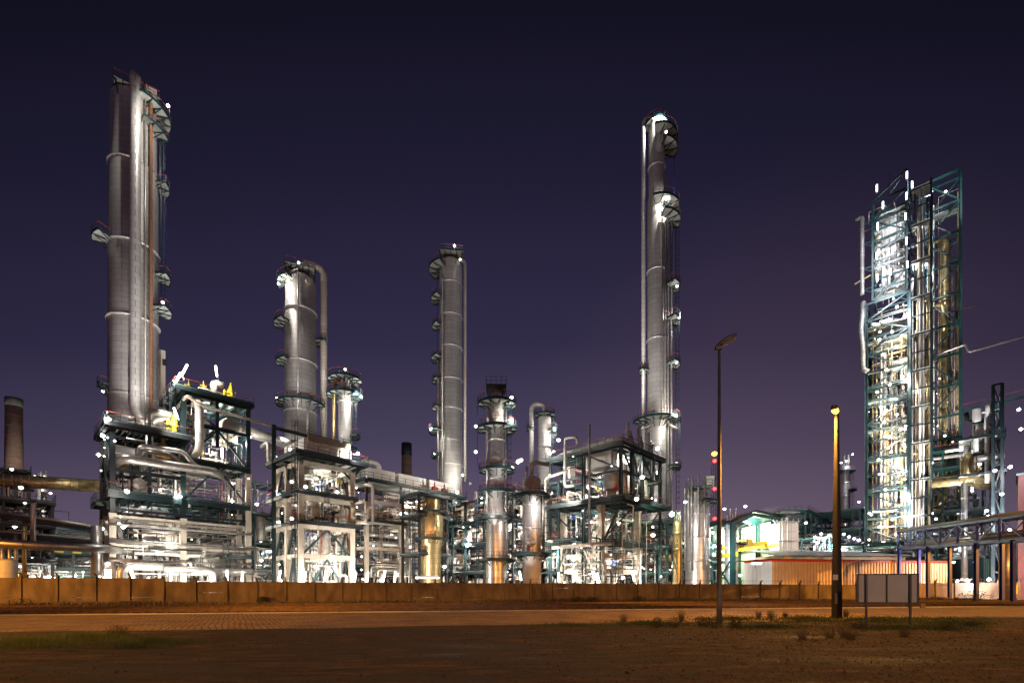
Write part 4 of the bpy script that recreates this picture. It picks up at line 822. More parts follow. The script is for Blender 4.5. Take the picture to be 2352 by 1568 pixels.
deck(S2, -1.4, 8.6, -1.8, 3.5, 16.6, 'xyX', fas='dark', th=.5); deck(S2, -.6, 9.8, -1.3, 2.4, 12.1, 'xy', fas='dark', th=.45); deck(S2, -1.3, .2, 3.8, 10.2, 12.0, 'xyY', fas='grey', th=.4, red=False); deck(S2, -1.3, .2, 3.8, 10.2, 16.4, 'xY', fas='grey', th=.4)
ladder(S2, -1.0, -.9, 0, 27, out=(-1, -.2), m='dark'); ladder(S2, 3.2, -1.9, 12.1, 17, out=(0, -1), m='dark')
rn = random.Random(33)
for z0, z1, n, v in ((.4, 6.3, 22, 1), (7.3, 11, 20, 1), (12.3, 15.4, 20, 6), (16.8, 20.8, 18, 5)): clutter(S2, rn, .5, 8, .2, 9, z0, z1, n, .05, .26, ['pipe_pale', 'pipe', 'white', 'pipe_brown', 'grey', 'green'], .5, drums=1, valves=v)
clutter(S2, rn, .2, 8.3, -.5, 9, .4, 21, 120, .03, .1, PM+['dark', 'green', 'red'], .6, valves=3)
t = thing('air_cooler', 'big white box cooler with a mesh front on the roof of the pale concrete block', 'cooler', world_of(oB, 4.6, 4), GR); MB().box(-3.9, 3.6, -3.6, 3.8, 23.2, 25.2).build('casing', M['white'], t)
meshm = mat('mesh panel', (.45, .40, .30), .7, .2, .3, 9); MB().box(-3.6, 3.4, -4.4, -4.2, 24.7, 25.6).build('mesh_screen', meshm, t); railing(t, [(-3.8, -4.5, 25.6), (3.7, -4.5, 25.6)], .6, False); b = MB()
for k in range(5): b.beam((-3.6+k*1.8, -4.1, 23), (-3.6+k*1.8, -4.1, 24.6), .12)
b.build('leg', M['white'], t); MB().cyl((-.5, 0), 2.6, 21.6, 22.4, 24, 2.9).build('fan_ring', M['grey'], t)
gpipe('tall silver pipe loop along the right side of the pale concrete block', [(8.5, -1.6, 12.8), (11.4, -1.6, 12.8), (11.4, -1.6, 19.2), (10.4, -1.2, 19.2), (9.6, 1, 19.2)], .28, o=oB)
gpipe('short silver pipe stub joining the loop beside the pale concrete block', [(8.2, -1.5, 14.2), (10.3, -1.5, 14.2)], .26, o=oB)
gpipe('looped white pipe on the roof edge behind the pale concrete block', [(-1.5, 8.5, 22.5), (-1.5, 8.5, 25.6), (-1.5, 12, 25.6), (2, 12, 25.6)], .35, o=oB)
t = thing('steel_portal', 'dark steel post and arm carrying the long brown pipe left of the pale block', 'structure', gp(629, 78), GR); steel_col(t, 0, 0, 0, hz(975, 78), .5); MB().beam((0, .8, hz(979, 78)), (14, -1, hz(990, 78)), .3, .4).build('arm', M['green'], t)
gpipe('wide pale duct pipe running high between the tall left block and the hooked column', [(17, 4, 29), (24, 4, 28.5), (40, 6, 27)], .95, 'clad')
# link frame between S1 and S2
unit('narrow steel frame with white equipment between the tall left block and the pale block', 585, 84, 2, 1, 5, 5, [5, 10, 15, 20.5], 41, conc=5, pipes=40, drums=1, valves=3, mats=['pipe', 'pipe_pale', 'white', 'pipe_brown', 'grey'])
# ---------------------------------------------------------------- S3: rack with air coolers
oC = gp(842, 84); S3 = thing('process_structure', 'long rack with white cooler bank and walkway running back from the pale block', 'structure', oC, GR)
L3 = 21
for k in range(4):
    for y in (0, 7): concrete_col(S3, k*7, y, 0, 17, .6); steel_col(S3, k*7, y, 17, 20.8, .35)
for z in (9, 13.5, 17.2): 
    for y in (0, 7): cbeam(S3, (.3, y, z), (L3, y, z), .4, .55)
    for k in range(4): cbeam(S3, (k*7, .3, z-.01), (k*7, 6.7, z-.01), .42, .56)
deck(S3, -1, L3+1, -1.2, 8, 20.8, 'xyX', fas='green', th=.5); deck(S3, 0, L3, -.8, 3, 13.9, 'y', fas='green', th=.4); clutter(S3, random.Random(51), .4, L3, .2, 6.8, 13.9, 17, 22, .08, .3, PM, .2, drums=2, valves=2); clutter(S3, random.Random(52), .4, L3, .2, 6.8, 4, 13, 36, .08, .35, ['pipe', 'pipe_pale', 'pipe', 'white', 'pipe_brown'], .35, drums=3, valves=3)
clutter(S3, random.Random(53), .4, L3, .2, 6.8, 17.5, 20.3, 16, .08, .25, PM, .1)
clutter(S3, random.Random(54), .2, L3, -.4, 6.8, 1, 20, 100, .03, .12, PM+['dark', 'green'], .5, valves=3)
for k in range(3):
    t = thing('air_cooler', ['white cooler box nearest the pale block on the long rack', 'middle white cooler box on the long rack', 'white cooler box at the far end of the long rack'][k], 'cooler', world_of(oC, 3+k*7, 3.5), GR); MB().box(-3.1, 3.1, -3, 3, 21.5, 23.2).build('casing', M['white'], t); MB().cyl((0, 0), 1.9, 20.9, 21.5, 20).build('fan_ring', M['grey'], t)
gpipe('white curved pipe arching over the left end of the long cooler rack', [(2, 5, 22), (2, 5, 25.4), (5.5, 5, 25.4), (5.5, 5, 22)], .5, 'pipe_pale', o=oC)
# ---------------------------------------------------------------- V: ochre vessel with stacked platforms
oV = gp(990, 86); r = rad(990, 86, 56); t = thing('pressure_vessel', 'fat ochre stained vessel under a dark cluttered platform, left of the ringed column', 'vessel', oV); z = lambda y: hz(y, 86)
MB().lathe([(r*.8, 0), (r*.85, z(1255)), (r, z(1250)), (r, z(1186)), (r*.72, z(1172)), (r*.7, z(1150))]+dome(r*.7, z(1150), 5, .4)[1:], 28).build('shell', M['clad_gold'], t)
platform(t, r*.7, r*1.25, z(1176), 120, 420, drop=.8); platform(t, r, r*1.4, z(1238), 160, 380, drop=.6)
t = unit('dark steel frame with red valve and vents standing over the ochre stained vessel', 950, 84, 1, 1, 6, 5, [8, hz(1182, 84), hz(1133, 84)], 55, m='dark', pipes=26, drums=0, valves=5, off=(.5, -1))
for k, (x, m) in enumerate(((.5, 'pipe_pale'), (3, 'redp'), (5.2, 'rust'))): valve(t, x, -.4, hz(1133, 84)+1.2, .42, m)
# ---------------------------------------------------------------- S4: block right of centre
oD = gp(1426, 78); S4 = thing('process_structure', 'dark steel deck block with roof pipes and vent stacks right of centre', 'structure', oD, GR)
for x, y in ((2, 5), (11, 3), (2, 13), (11, 12)): concrete_col(S4, x, y, 0, 16.2, .9)
for z in (7.6, 4.9):
    for a, c in (((2, 5), (11, 3)), ((2, 13), (11, 12)), ((2, 5), (2, 13)), ((11, 3), (11, 12))): cbeam(S4, (*a, z), (*c, z), .5, .8)
XS = [0, 3.5, 7, 10.5, 13.7]; YS = [0, 7.2, 14.5]
for x in XS: steel_col(S4, x, 0, 16.6, 25.2, .5); steel_col(S4, x, 14.5, 16.6, 25.2, .4)
steel_col(S4, 0, 7.2, 16.6, 25.2, .5); steel_col(S4, 13.7, 7.2, 16.6, 25.2, .4); steel_col(S4, 0, 14.5, 0, 16, .5); steel_col(S4, 0, 7.2, 0, 16, .45); steel_col(S4, 13.7, 0, 0, 16, .4)
level(S4, XS, YS, 16.2, .7, .35, 'green', 1.2); level(S4, XS, YS, 24.9, .6, .35, 'green', 1.5); level(S4, XS, YS, 21, .4, .25, 'green')
deck(S4, -1.2, 15, -1.4, 15.5, 16.7, 'xyX', fas='dark', th=.6); deck(S4, -.8, 14.4, -.8, 15, 25.3, 'xyX', fas='dark', th=.5); deck(S4, 1, 14.2, 1.4, 4, 9.9, 'xyX', fas='green', th=.8); deck(S4, -1, 3, 8, 15, 10.5, 'xy', fas='green', th=.4)
sg = []
for i in range(4): sg += [((XS[i], -.1, 25), (XS[i]+1.75, -.1, 21.2)), ((XS[i]+1.75, -.1, 21.2), (XS[i+1], -.1, 25))] if i % 2 else [((XS[i], -.1, 24.6), (XS[i+1], -.1, 21.2))]
sg += [((-.1, 0, 21.2), (-.1, 7, 24.8)), ((.2, 0, 16), (2, 5, 9)), ((13.6, 0, 16), (11, 3, 10)), ((5, .2, 16), (2.2, 4.6, 10.5)), ((13.6, 7, 16.4), (13.6, 0, 12)), ((0, 7.2, 10), (0, 14.4, 16))]; brace(S4, sg, 'dark', .26)
rn = random.Random(71); clutter(S4, rn, .3, 13.5, .2, 14.2, 17, 20.6, 22, .06, .25, PM, .4, drums=2, valves=6); clutter(S4, rn, 1, 13.5, 1, 14.2, 21.2, 24.4, 14, .06, .3, PM, .3, drums=1); clutter(S4, rn, 0, 13, 3, 14, .5, 7.2, 26, .08, .4, ['pipe', 'pipe_pale', 'white', 'pipe'], .3, drums=3, valves=3); clutter(S4, rn, 1, 13, 3, 14, 10.3, 15.6, 20, .06, .3, PM, .4, drums=2, valves=4)
clutter(S4, rn, -.5, 13.5, -.4, 14.5, .5, 16, 100, .03, .12, PM+['dark', 'green', 'pipe'], .55, valves=3); clutter(S4, rn, -.3, 13.5, -.3, 14.5, 17, 24.5, 60, .03, .12, PM+['dark', 'green', 'red'], .5)
ladder(S4, -1.1, .6, 0, 16.7, out=(-1, 0), m='dark'); ladder(S4, 3, -.9, 16.8, 25.3, out=(0, -1))
for (x, y, r, z0, z1, lab) in ((2.4, 3.2, 1.35, 18.6, 21.8, 'round pale drum between the two decks, left of the pair'), (6.8, 3, 1.6, 18.4, 21.9, 'round pale drum between the two decks, right of the pair')):
    t = thing('short_drum', lab, 'vessel', world_of(oD, x, y), GR); MB().lathe([(r*.9, z0), (r, z0+.4), (r, z1), (r*.9, z1+.2), (.01, z1+.25)], 24).build('shell', M['clad'], t); MB().cyl((0, 0), r*.6, 16.7, z0, 16).build('base', M['grey'], t)
gpipe('thick pipe lying along the roof edge of the block right of centre', [(2.5, 16.5, 25.4), (1.2, 13, 26), (1.2, 2, 26.6), (3, .6, 26.6), (7.5, .6, 26), (9, 2, 24.5)], .48, 'pipe_pale', o=oD)
t = thing('white_cabin', 'glaring white cabin box on the roof of the block right of centre', 'cabin', world_of(oD, 6.5, 5), GR); MB().box(-5.5, 4.6, -2.6, 2.6, 22.4, 25.0).build('casing', M['white'], t); b = MB()
for k in range(7): b.box(-5.4+k*1.6, -5.25+k*1.6, -2.68, -2.603, 22.5, 24.9)
b.build('rib', M['green'], t)
gpipe('tall thin silver pipe loop in front of the block right of centre, upper one', [(-.8, 8.5, 19.7), (-.8, 10.6, 19.7), (-.8, 10.6, 28.2), (-.8, 8, 27.8), (-.8, 8, 26.6)], .27, o=oD)
gpipe('silver pipe drop left of the block right of centre, lower one', [(-1, 10, 22.4), (-1, 14.8, 21.8), (-1, 14.8, 10.6), (-1, 13, 10.2)], .27, o=oD)
gpipe('lone thin mast pipe standing up in front of the block right of centre', [(-1.8, 3.8, 8), (-1.8, 4.8, 9.4), (-1.8, 4.8, 29)], .17, o=oD); gpipe('brown horizontal pipe run along the left side of the block right of centre', [(-.6, 22, 9.4), (-.6, 1, 9.2)], .32, 'pipe_brown', o=oD)
for k in range(3):
    x = 3.2+3.6*k; t = thing('vent_stack', ['hooked vent stack on the block right of centre, leftmost of three', 'hooked vent stack on the block right of centre, middle of three', 'hooked vent stack on the block right of centre, rightmost of three'][k], 'vent', world_of(oD, x, .6), GR); MB().pipe([(.9, 0, 25.4), (.9, 0, 26.8), (0, 0, 26.9), (0, 0, 29.6)], .26, 10).build('pipe', M['pipe_pale'], t); MB().lathe([(.4, 25.4), (.4, 27.4), (.2, 27.8), (.2, 28.3), (.01, 28.4)], 12, (.95, 0)).build('silencer', M['pipe'], t)
# scaffold tower in front of it
t = thing('scaffold', 'thin scaffolding tower with a stair in front of the block right of centre', 'scaffold', gp(1350, 76), GR); b = MB()
for x in (0, 2.2, 4.4):
    for y in (0, 2.2): b.beam((x, y, 0), (x, y, 8.5), .06)
for z in (2, 4, 6, 8):
    for y in (0, 2.2): b.beam((-.4, y, z), (4.8, y, z), .05); b.beam((0 if z % 4 else 4.4, y, z-2), (4.4 if z % 4 else 0, y, z), .05)
    for x in (0, 2.2, 4.4): b.beam((x, -.3, z+.05), (x, 2.5, z+.05), .05)
b.build('tubes', M['pipe_pale'], t); b = MB(); b.beam((0, 1, 0), (4, 1, 4), .3, .06); b.beam((4, 1, 4), (.4, 1, 8), .3, .06); b.build('stair', M['grey'], t)
# ---------------------------------------------------------------- background process units
BG = [  # px, D, nx, ny, bx, by, levels, colour, label, gold
 (62, 84, 3, 2, 6, 6, [5.5, 8.5, 11.5], 'teal', 'teal pipe rack with yellow marks low behind the wall at far left', 0), (130, 104, 4, 3, 6, 6, [5, 10, 15], 'teal', 'far teal rack block seen between the chimney and the tall left block', 0), (8, 68, 1, 2, 5, 6, [6, 11, 14.5], 'dark', 'dark rack with upright pipes cut by the left edge of the picture', 0),
 (500, 92, 3, 3, 6, 6, [6, 12, 17], 'green', 'green structure seen through the right half of the tall left block', 0), (370, 104, 3, 3, 6, 6, [7, 14, 20], 'green', 'green structure behind the tallest left column', 0), (655, 98, 3, 3, 6, 6, [6, 12, 18], 'green', 'green structure seen through the pale concrete block', 0),
 (790, 104, 3, 3, 6, 6, [7, 13, 19], 'green', 'green structure behind the right side of the pale concrete block', 0), (920, 106, 4, 2, 6, 6, [6, 12, 18], 'green', 'green structure behind the long cooler rack', 0), (1040, 92, 2, 3, 5, 5, [5, 10, 15, 19], 'green', 'green pipe frame between the ochre vessel and the ringed column', 0),
 (1085, 110, 4, 3, 6, 6, [7, 14, 21], 'teal', 'taller teal frame just left behind the ringed column', 0), (1178, 88, 2, 2, 4.5, 4.5, [5, 10, 15, 19.5], 'dark', 'dark narrow frame between the ringed column and the brass vessel', 0), (1282, 86, 2, 3, 5, 5, [5, 10, 16, 21], 'green', 'green frame just right of the brass vessel', 0),
 (1330, 102, 4, 3, 6, 6, [7, 14, 22], 'green', 'green frame behind the left side of the block right of centre', 0), (1440, 108, 4, 3, 6, 6, [6, 12, 18], 'green', 'green frame behind the block right of centre', 0), (1532, 92, 1, 2, 5, 5, [5, 10, 15], 'teal', 'teal frame at the foot of the tallest right column', 1),
 (1565, 122, 3, 3, 6, 6, [5, 10, 15], 'teal', 'teal frame behind the fat ribbed vessel', 0), (1665, 128, 3, 3, 6, 6, [6, 12, 18], 'teal', 'teal frame between the unlit lamp post and the crane hall', 0), (1850, 140, 5, 3, 7, 7, [7, 14, 21, 25], 'teal', 'wide teal pipe rack block left of the sodium lamp post', 0),
 (1905, 120, 3, 3, 6, 6, [5, 10, 15], 'teal', 'teal rack block behind the corrugated building', 0), (1975, 150, 4, 4, 7, 7, [7, 14, 21, 27], 'teal', 'teal rack block left behind the lattice tower', 0), (2150, 98, 3, 3, 6, 6, [6, 12], 'teal', 'teal rack under the blue bridge beside the corrugated building', 0),
 (2190, 125, 3, 3, 6, 6, [8, 16, 24], 'teal', 'teal frame at the foot of the tall lattice tower', 0), (2275, 100, 3, 2, 6, 6, [6, 13], 'teal', 'teal pipe frame low under the blue bridge at far right', 0), (1112, 86, 1, 3, 4.5, 5, [5, 10, 14, 18], 'green', 'narrow green frame just left behind the ringed column foot', 0), (1215, 104, 3, 3, 5.5, 5.5, [6, 12, 18, 23], 'green', 'green frame behind the brass vessel', 0), (1000, 122, 4, 3, 6, 6, [7, 14, 21], 'green', 'far green frame behind the tall slim middle column', 0), (1500, 124, 4, 3, 6, 6, [6, 12, 17], 'teal', 'far teal frame behind the tallest right column foot', 0), (560, 118, 4, 3, 6, 6, [7, 14, 20], 'green', 'far green frame between the left blocks', 0), (1620, 106, 2, 2, 4, 4, [4, 8, 12], 'teal', 'small teal frame right behind the unlit lamp post', 0),
 (2262, 108, 3, 2, 7, 7, [10, 20, 30, 34], 'teal', 'tall green frame with pipes left of the red clad building', 0)]
BGT = []
for i, (px, D, nx, ny, bx, by, zs, m, lab, gold) in enumerate(BG):
    BGT.append(unit(lab, px, D, nx, ny, bx, by, zs, 100+i, m=m, pipes=min(96, 30*len(zs)), drums=3, valves=2, gold=gold, rmax=.42, mats=['pipe', 'pipe', 'pipe_pale', 'white', 'pipe_dark', 'pipe_brown', m, 'dark'], name='process_structure'))
t = thing('marker_beam', 'dark beam with yellow blocks hung in the teal rack at far left', 'beam', gp(62, 83.5), GR); MB().beam((0, -.4, 8.4), (18, -.4, 8.4), .25, .35).build('beam', M['teal'], t); b = MB()
for k in range(6): MB().box(1+k*2.4, 2.2+k*2.4, -.56, -.53, 8.3, 8.75).build('yellow_block', M['yellow'], t)
# pale backdrop buildings added so the low gaps look bright
def backdrop_bldg(label, px, D, w, dp, h, m='white', rz=GR, name='building', cat='building', doors=3):
    t = thing(name, label, cat, gp(px, D), rz); MB().box(0, w, 0, dp, 0, h).build('wall', M[m], t); MB().box(-.3, w+.3, -.3, dp+.3, h, h+.35).build('roof', M['grey'], t)
    for k in range(doors): MB().box(w*(k+.4)/doors, w*(k+.4)/doors+1.4, -.06, -.005, 0, 2.6).build('door', M['green'], t)
    for k in range(doors): MB().box(w*(k+.7)/doors, w*(k+.7)/doors+2.2, -.05, -.005, h*.55, h*.75).build('window', M['dark'], t)
    return t
for a in (('added pale backdrop building behind the far left racks', 120, 135, 40, 8, 7), ('added pale backdrop building behind the tall left block', 480, 125, 50, 8, 8), ('added pale backdrop building behind the pale concrete block', 760, 128, 50, 8, 9), ('added pale backdrop building behind the ringed column', 1130, 130, 50, 8, 9), ('added pale backdrop building behind the block right of centre', 1420, 132, 50, 8, 8)): backdrop_bldg(*a, rz=.1)
# ---------------------------------------------------------------- far left: big pipe, racks
t = thing('big_pipe', 'very thick yellowish lagged pipe crossing high at the left edge', 'pipe', gp(-30, 76), 0); a = V3(0, 0, hz(1100, 76)); e_ = gp(235, 84)-gp(-30, 76)+V3(0, 0, hz(1119, 84)+.2); MB().tube([a, e_], 1.05, 24).build('run', M['pipe_gold'], t); b = MB()
for k in range(1, 14): c = a+(e_-a)*k/14; d = (e_-a).normalized(); b.tube([c-d*.04, c+d*.04], 1.075, 24)
b.build('seam_band', M['pipe_brown'], t)
t = thing('pipe_trestle', 'dark post trestle holding the very thick yellowish pipe', 'trestle', gp(36, 77), GR); steel_col(t, 0, 0, 0, hz(1120, 77), .5, 'dark'); steel_col(t, 1.5, 1, 0, hz(1120, 77), .5, 'dark'); MB().beam((-.5, -.3, hz(1120, 77)), (2, 1.3, hz(1120, 77)), .5, .5).build('cap_beam', M['dark'], t)
def bridge(label, pa, Da, ya, pb, Db, yb, dz, m='dark', npipe=4, name='pipe_bridge', w=2.2, seed=1, truss=False, pm=PM, cat='pipe bridge'):
    a = at(pa, ya, Da); c = at(pb, yb, Db); t = thing(name, label, cat, (a.x, a.y, 0)); a0 = V3(0, 0, a.z); c0 = V3(c.x-a.x, c.y-a.y, c.z); d = (c0-a0).normalized(); s = V3(-d.y, d.x, 0).normalized(); rnd = random.Random(seed); L = (c0-a0).length
    for k in (0, 1):
        MB().ibeam(a0+s*w*k, c0+s*w*k, .25, .45).build('girder', M[m], t)
        if dz: MB().ibeam(a0+s*w*k+V3(0, 0, dz), c0+s*w*k+V3(0, 0, dz), .25, .35).build('girder', M[m], t)
    b = MB(); n = int(L/4)
    for k in range(n+1): q = a0+d*(L*k/n); b.beam(q+V3(0, 0, .1), q+s*w+V3(0, 0, .1), .18)
    b.build('cross_beam', M[m], t)
    if truss and dz:
        b = MB()
        for k in range(n+1):
            q = a0+d*(L*k/n)
            for sd in (0, 1): b.beam(q+s*w*sd, q+s*w*sd+V3(0, 0, dz), .22)
            if k < n:
                q2 = a0+d*(L*(k+1)/n); u0, u1 = (0, dz) if k % 2 else (dz, 0)
                for sd in (0, 1): b.beam(q+s*w*sd+V3(0, 0, u0), q2+s*w*sd+V3(0, 0, u1), .14)
        b.build('truss_web', M[m], t)
    for k in range(npipe):
        r = rnd.uniform(.09, .22); q = s*(w*(k+.5)/npipe)+V3(0, 0, .3+r); MB().tube([a0+q, c0+q], r, 8).build('pipe', M[rnd.choice(pm)], t)
    return t, a0, c0, d, s, L
bridge('upper dark pipe bridge running from the left edge to the tall left block', -20, 64, 1180, 250, 70, 1221, 0, npipe=4, seed=2)
bridge('lower dark pipe bridge running from the left edge to the tall left block', -20, 64, 1224, 250, 70, 1247, 0, npipe=4, seed=3, pm=['pipe_brown', 'pipe', 'pipe_pale'])
bridge('thin teal pipe bridge below the two dark ones at far left', 60, 78, 1255, 240, 82, 1262, 1.5, m='teal', npipe=4, seed=4, truss=True)
for i, (px, y0, y1, r, lab) in enumerate(((6, 1245, 1338, .26, 'upright copper tinted pipe, first from the left edge'), (22, 1250, 1338, .2, 'upright copper tinted pipe, second from the left edge'), (37, 1225, 1338, .2, 'upright copper tinted pipe, third from the left edge'), (56, 1220, 1338, .24, 'upright copper tinted pipe, fourth from the left edge'), (76, 1148, 1247, .3, 'upright pipe with open top rising above the dark pipe bridges'))):
    t = thing('standing_pipe', lab, 'pipe', gp(px, 63)); z0 = 0 if y1 > 1300 else hz(y1, 63); z1 = hz(y0, 63); MB().pipe([(0, 0, z0), (0, 0, z1-1.2), (0, 0, z1)] if i != 3 else [(0, 0, 0), (0, 0, z1), (0, 0, z1+1)], r, 12).build('run', M['pipe_gold' if i == 3 else 'pipe'], t); MB().lathe([(r*1.3, z1-.1), (r*1.3, z1+.05), (.01, z1+.06)], 12).build('flange', M['pipe_brown'], t)
t = thing('small_tank', 'white upright drum standing behind the wall at the left edge', 'tank', gp(16, 62)); MB().lathe([(1.0, 0), (1.0, hz(1272, 62)-1)]+dome(1.0, hz(1272, 62)-1, 5, .4)[1:], 20).build('shell', M['white'], t)
unit('small lamp hung frame with vents at the far left edge beside the chimney', 4, 100, 1, 1, 4, 4, [12, 20, hz(1075, 100)], 77, pipes=24, drums=1)
# ================================================================ RIGHT SIDE
def lattice(label, px, D, w, dpt, z0, zt, step, m='green', cw=.5, zig=True, name='lattice_tower', inner=False, off=(0, 0), bw=.22):
    """frame whose near corner is at px; its front face runs left-away (local y), its side face right-away (local x)"""
    t = thing(name, label, 'steel tower', gp(px, D)+AX*off[0]+BX*off[1], GR)
    for x in (0, dpt):
        for y in (0, w): steel_col(t, x, y, z0, zt, cw, m)
    n = max(1, round((zt-z0)/step)); h = (zt-z0)/n
    for i in range(n+1):
        z = z0+h*i; b = MB(); 
        for x in (0, dpt): b.ibeam((x, 0, z), (x, w, z), bw, bw*1.5)
        for y in (0, w): b.ibeam((0, y, z-.004), (dpt, y, z-.004), bw, bw*1.4)
        b.build('ring_frame', M[m], t)
        if i < n:
            sg = [((-.02, 0 if i % 2 else w, z), (-.02, w if i % 2 else 0, z+h)), ((dpt, w if i % 2 else 0, z), (dpt, 0 if i % 2 else w, z+h)), ((0, 0, z), (dpt, 0, z+h)), ((dpt, w, z), (0, w, z+h))]
            brace(t, sg, m, bw*.8)
    return t
DR = 110; zr = lambda y: hz(y, DR)
RT = lattice('tall floodlit green lattice tower packed with lit floors, left of the pair', 2088, DR, 7.9, 6.5, 0, zr(668), 4.1, cw=.62, bw=.3)
RU = lattice('upper part of the floodlit lattice tower with a slanted open roof frame', 2086, DR, 6.2, 5.4, zr(664), zr(430), 5.0, cw=.42, off=(0, .3), bw=.24)
b = MB(); z1 = zr(428); b.beam((0, 0, z1), (0, 0, z1+4.2), .3); b.beam((0, 0, z1+4.2), (0, 6.2, z1), .25); b.beam((0, 0, z1+4), (5.4, 0, z1), .25); b.beam((0, 3.1, z1), (0, 0, z1+4), .15); b.beam((0, 3, z1), (0, 3, z1+5.4), .13); b.build('roof_frame', M['green'], RU)
rn = random.Random(5)
n = 16
for i in range(n):
    z = zr(1255)+(zr(690)-zr(1255))*i/n
    if i % 2 == 0 or rn.random() < .4: deck(RT, .1, 6.4, .1, 7.8, z, 'y' if rn.random() < .5 else 'x', m='grey', fas='green', red=False, th=.3)
clutter(RT, rn, .4, 6, .4, 7.4, 1, zr(680), 95-20, .06, .34, ['pipe', 'pipe_gold', 'pipe_pale', 'pipe_brown', 'pipe', 'grey'], .55, drums=14, gold=0, valves=6)
clutter(RU, rn, .4, 5, .4, 5.8, zr(660), zr(440), 46, .06, .34, ['pipe', 'pipe_gold', 'pipe_pale', 'white', 'pipe'], .6, drums=8, valves=3)
for y in (640, 585, 540, 498, 462): deck(RU, .1, 5.3, .1, 6.1, zr(y), 'x', fas='green', red=False, th=.3)
t = thing('reactor_vessel', 'big pale round vessel inside the upper floodlit lattice tower', 'vessel', world_of(gp(2086, DR), 2.7, 3.2), GR); MB().lathe([(.3, zr(600)), (1.9, zr(575)), (2.0, zr(510)), (1.9, zr(480))]+dome(1.9, zr(480), 5, .6)[1:], 24).build('shell', M['clad_bright'], t)
def lpipe(label, o, pts, r, m='pipe', n=12, bend=2.2, seams=True): return gpipe(label, pts, r, m, n, bend, 6, o)
oR = gp(2088, DR)
lpipe('pale blue hooked duct standing up along the left edge of the lattice tower', oR, [(0, 10.0, zr(452)), (0, 8.7, zr(452)), (0, 8.7, zr(640))], .42, 'pipe_dark')
lpipe('thick lower duct bulging out of the left edge of the lattice tower', oR, [(1, 8.6, zr(655)), (0, 8.6, zr(690)), (0, 9.0, zr(720)), (0, 8.6, zr(770)), (0, 8.6, zr(820)), (0, 7.6, zr(830))], .58, 'pipe_dark')
b = MB()
for y in (470, 520, 580, 630, 700, 750, 800): b.beam((0, 6.0 if y < 650 else 7.8, zr(y)), (0, 8.8, zr(y)), .16); b.beam((0, 6.0 if y < 650 else 7.8, zr(y)-1.6), (0, 8.6, zr(y)), .1)
b.build('duct_bracket', M['green'], RT); b = MB(); t = thing('lifting_beam', 'short orange lifting beam poking out left of the lattice tower', 'beam', world_of(oR, 0, 7), GR); b.beam((0, 0, zr(600)), (0, 3.2, zr(608)), .22, .25); b.build('beam', M['pipe_gold'], t)
# middle shaft with risers between the two towers
rr_ = random.Random(17)
RL = [('thin dark riser pipe in the gap between the lattice towers', 'dark risers between the lattice towers', 'green', .13), ('thin brass riser pipe in the gap between the lattice towers', 'brass risers between the lattice towers', 'pipe_gold', .2), ('thin silver riser pipe in the gap between the lattice towers', 'silver risers between the lattice towers', 'pipe', .16), ('thin brown riser pipe in the gap between the lattice towers', 'brown risers between the lattice towers', 'pipe_brown', .12)]
for i in range(34):
    k = rr_.randrange(4); lab, grp, m_, r_ = RL[k]; gx, gy = rr_.uniform(0, 6), -rr_.uniform(.3, 3.6); z1 = zr(rr_.choice([440, 470, 520, 600, 640, 690, 760, 820, 900])); z0 = rr_.choice([1, 1, 8, 20, 30])
    pts = [(0, 0, z0), (0, 0, z1)]
    if rr_.random() < .5: pts.append((0, rr_.choice([-1, 1])*1.4, z1))
    gpipe(lab, pts, r_*rr_.uniform(.8, 1.5), m_, 8, 2, 3, world_of(oR, gx, gy), group=grp)
RM = thing('riser_frame', 'dark tiers of beams holding the risers between the two lattice towers', 'steel frame', world_of(oR, 0, -3.8), GR)
for x in (0, 4.5): steel_col(RM, x, 0, 0, zr(430), .3, 'green')
for i in range(22):
    z = 6+i*4.1; level(RM, [0, 4.5], [0, 3.6], z, .3, .2, 'green'); 
    if i % 2: MB().box(-.4, 4, .2, 3.4, z+.16, z+.21).build('deck', M['grey'], RM)
D2_ = 113; z2 = lambda y: hz(y, D2_)
RB = lattice('taller bare green lattice tower with thick brass coloured pipes inside, right of the pair', 2206, D2_, 6.6, 3.2, 0, z2(388), 7.4, cw=.6, bw=.34, m='teal')
oS = gp(2206, D2_)
lpipe('thick brass coloured pipe with a hooked top inside the bare lattice tower', oS, [(2.6, 6.4, z2(520)), (2.2, 2.7, z2(520)), (2.2, 2.7, z2(1140)), (2.2, 5, z2(1160))], .78, 'pipe_gold', 18, 2.0)
lpipe('second brass coloured pipe joining the hooked one from the left', oS, [(2.6, 6.4, z2(675)), (1.6, 3.1, z2(680)), (1.4, 2.9, z2(745))], .62, 'pipe_gold', 16, 1.8)
lpipe('shorter brass coloured pipe standing left of the hooked one', oS, [(1.5, 5.3, z2(870)), (1.5, 5.3, z2(1165)), (1.5, 1.8, z2(1175))], .72, 'pipe_gold', 18, 1.8)
lpipe('thin pipe leaving the bare lattice tower and rising to the right edge', oS, [(2, 6.5, z2(806)), (-.3, 3, z2(800)), (-.4, -.8, z2(795)), (-.4, -1.4, z2(815)), (2, -14, z2(800))], .24, 'pipe')
RG = thing('footbridge', 'red railed walkway joining the bare lattice tower to the right frame', 'walkway', oS, GR); MB().beam((1, 0, z2(943)), (1, -11, z2(935)), .9, .2).build('deck', M['teal'], RG); railing(RG, [(.5, 0, z2(942)), (.5, -11, z2(934))], 1.3)
clutter(RB, random.Random(9), .3, 3, .4, 6.2, 2, z2(420), 40, .06, .2, ['pipe_gold', 'pipe', 'pipe_brown', 'green'], .8, drums=0, valves=4)
for y in (470, 1000): deck(RB, .2, 3, .2, 6.4, z2(y), 'x', fas='teal')
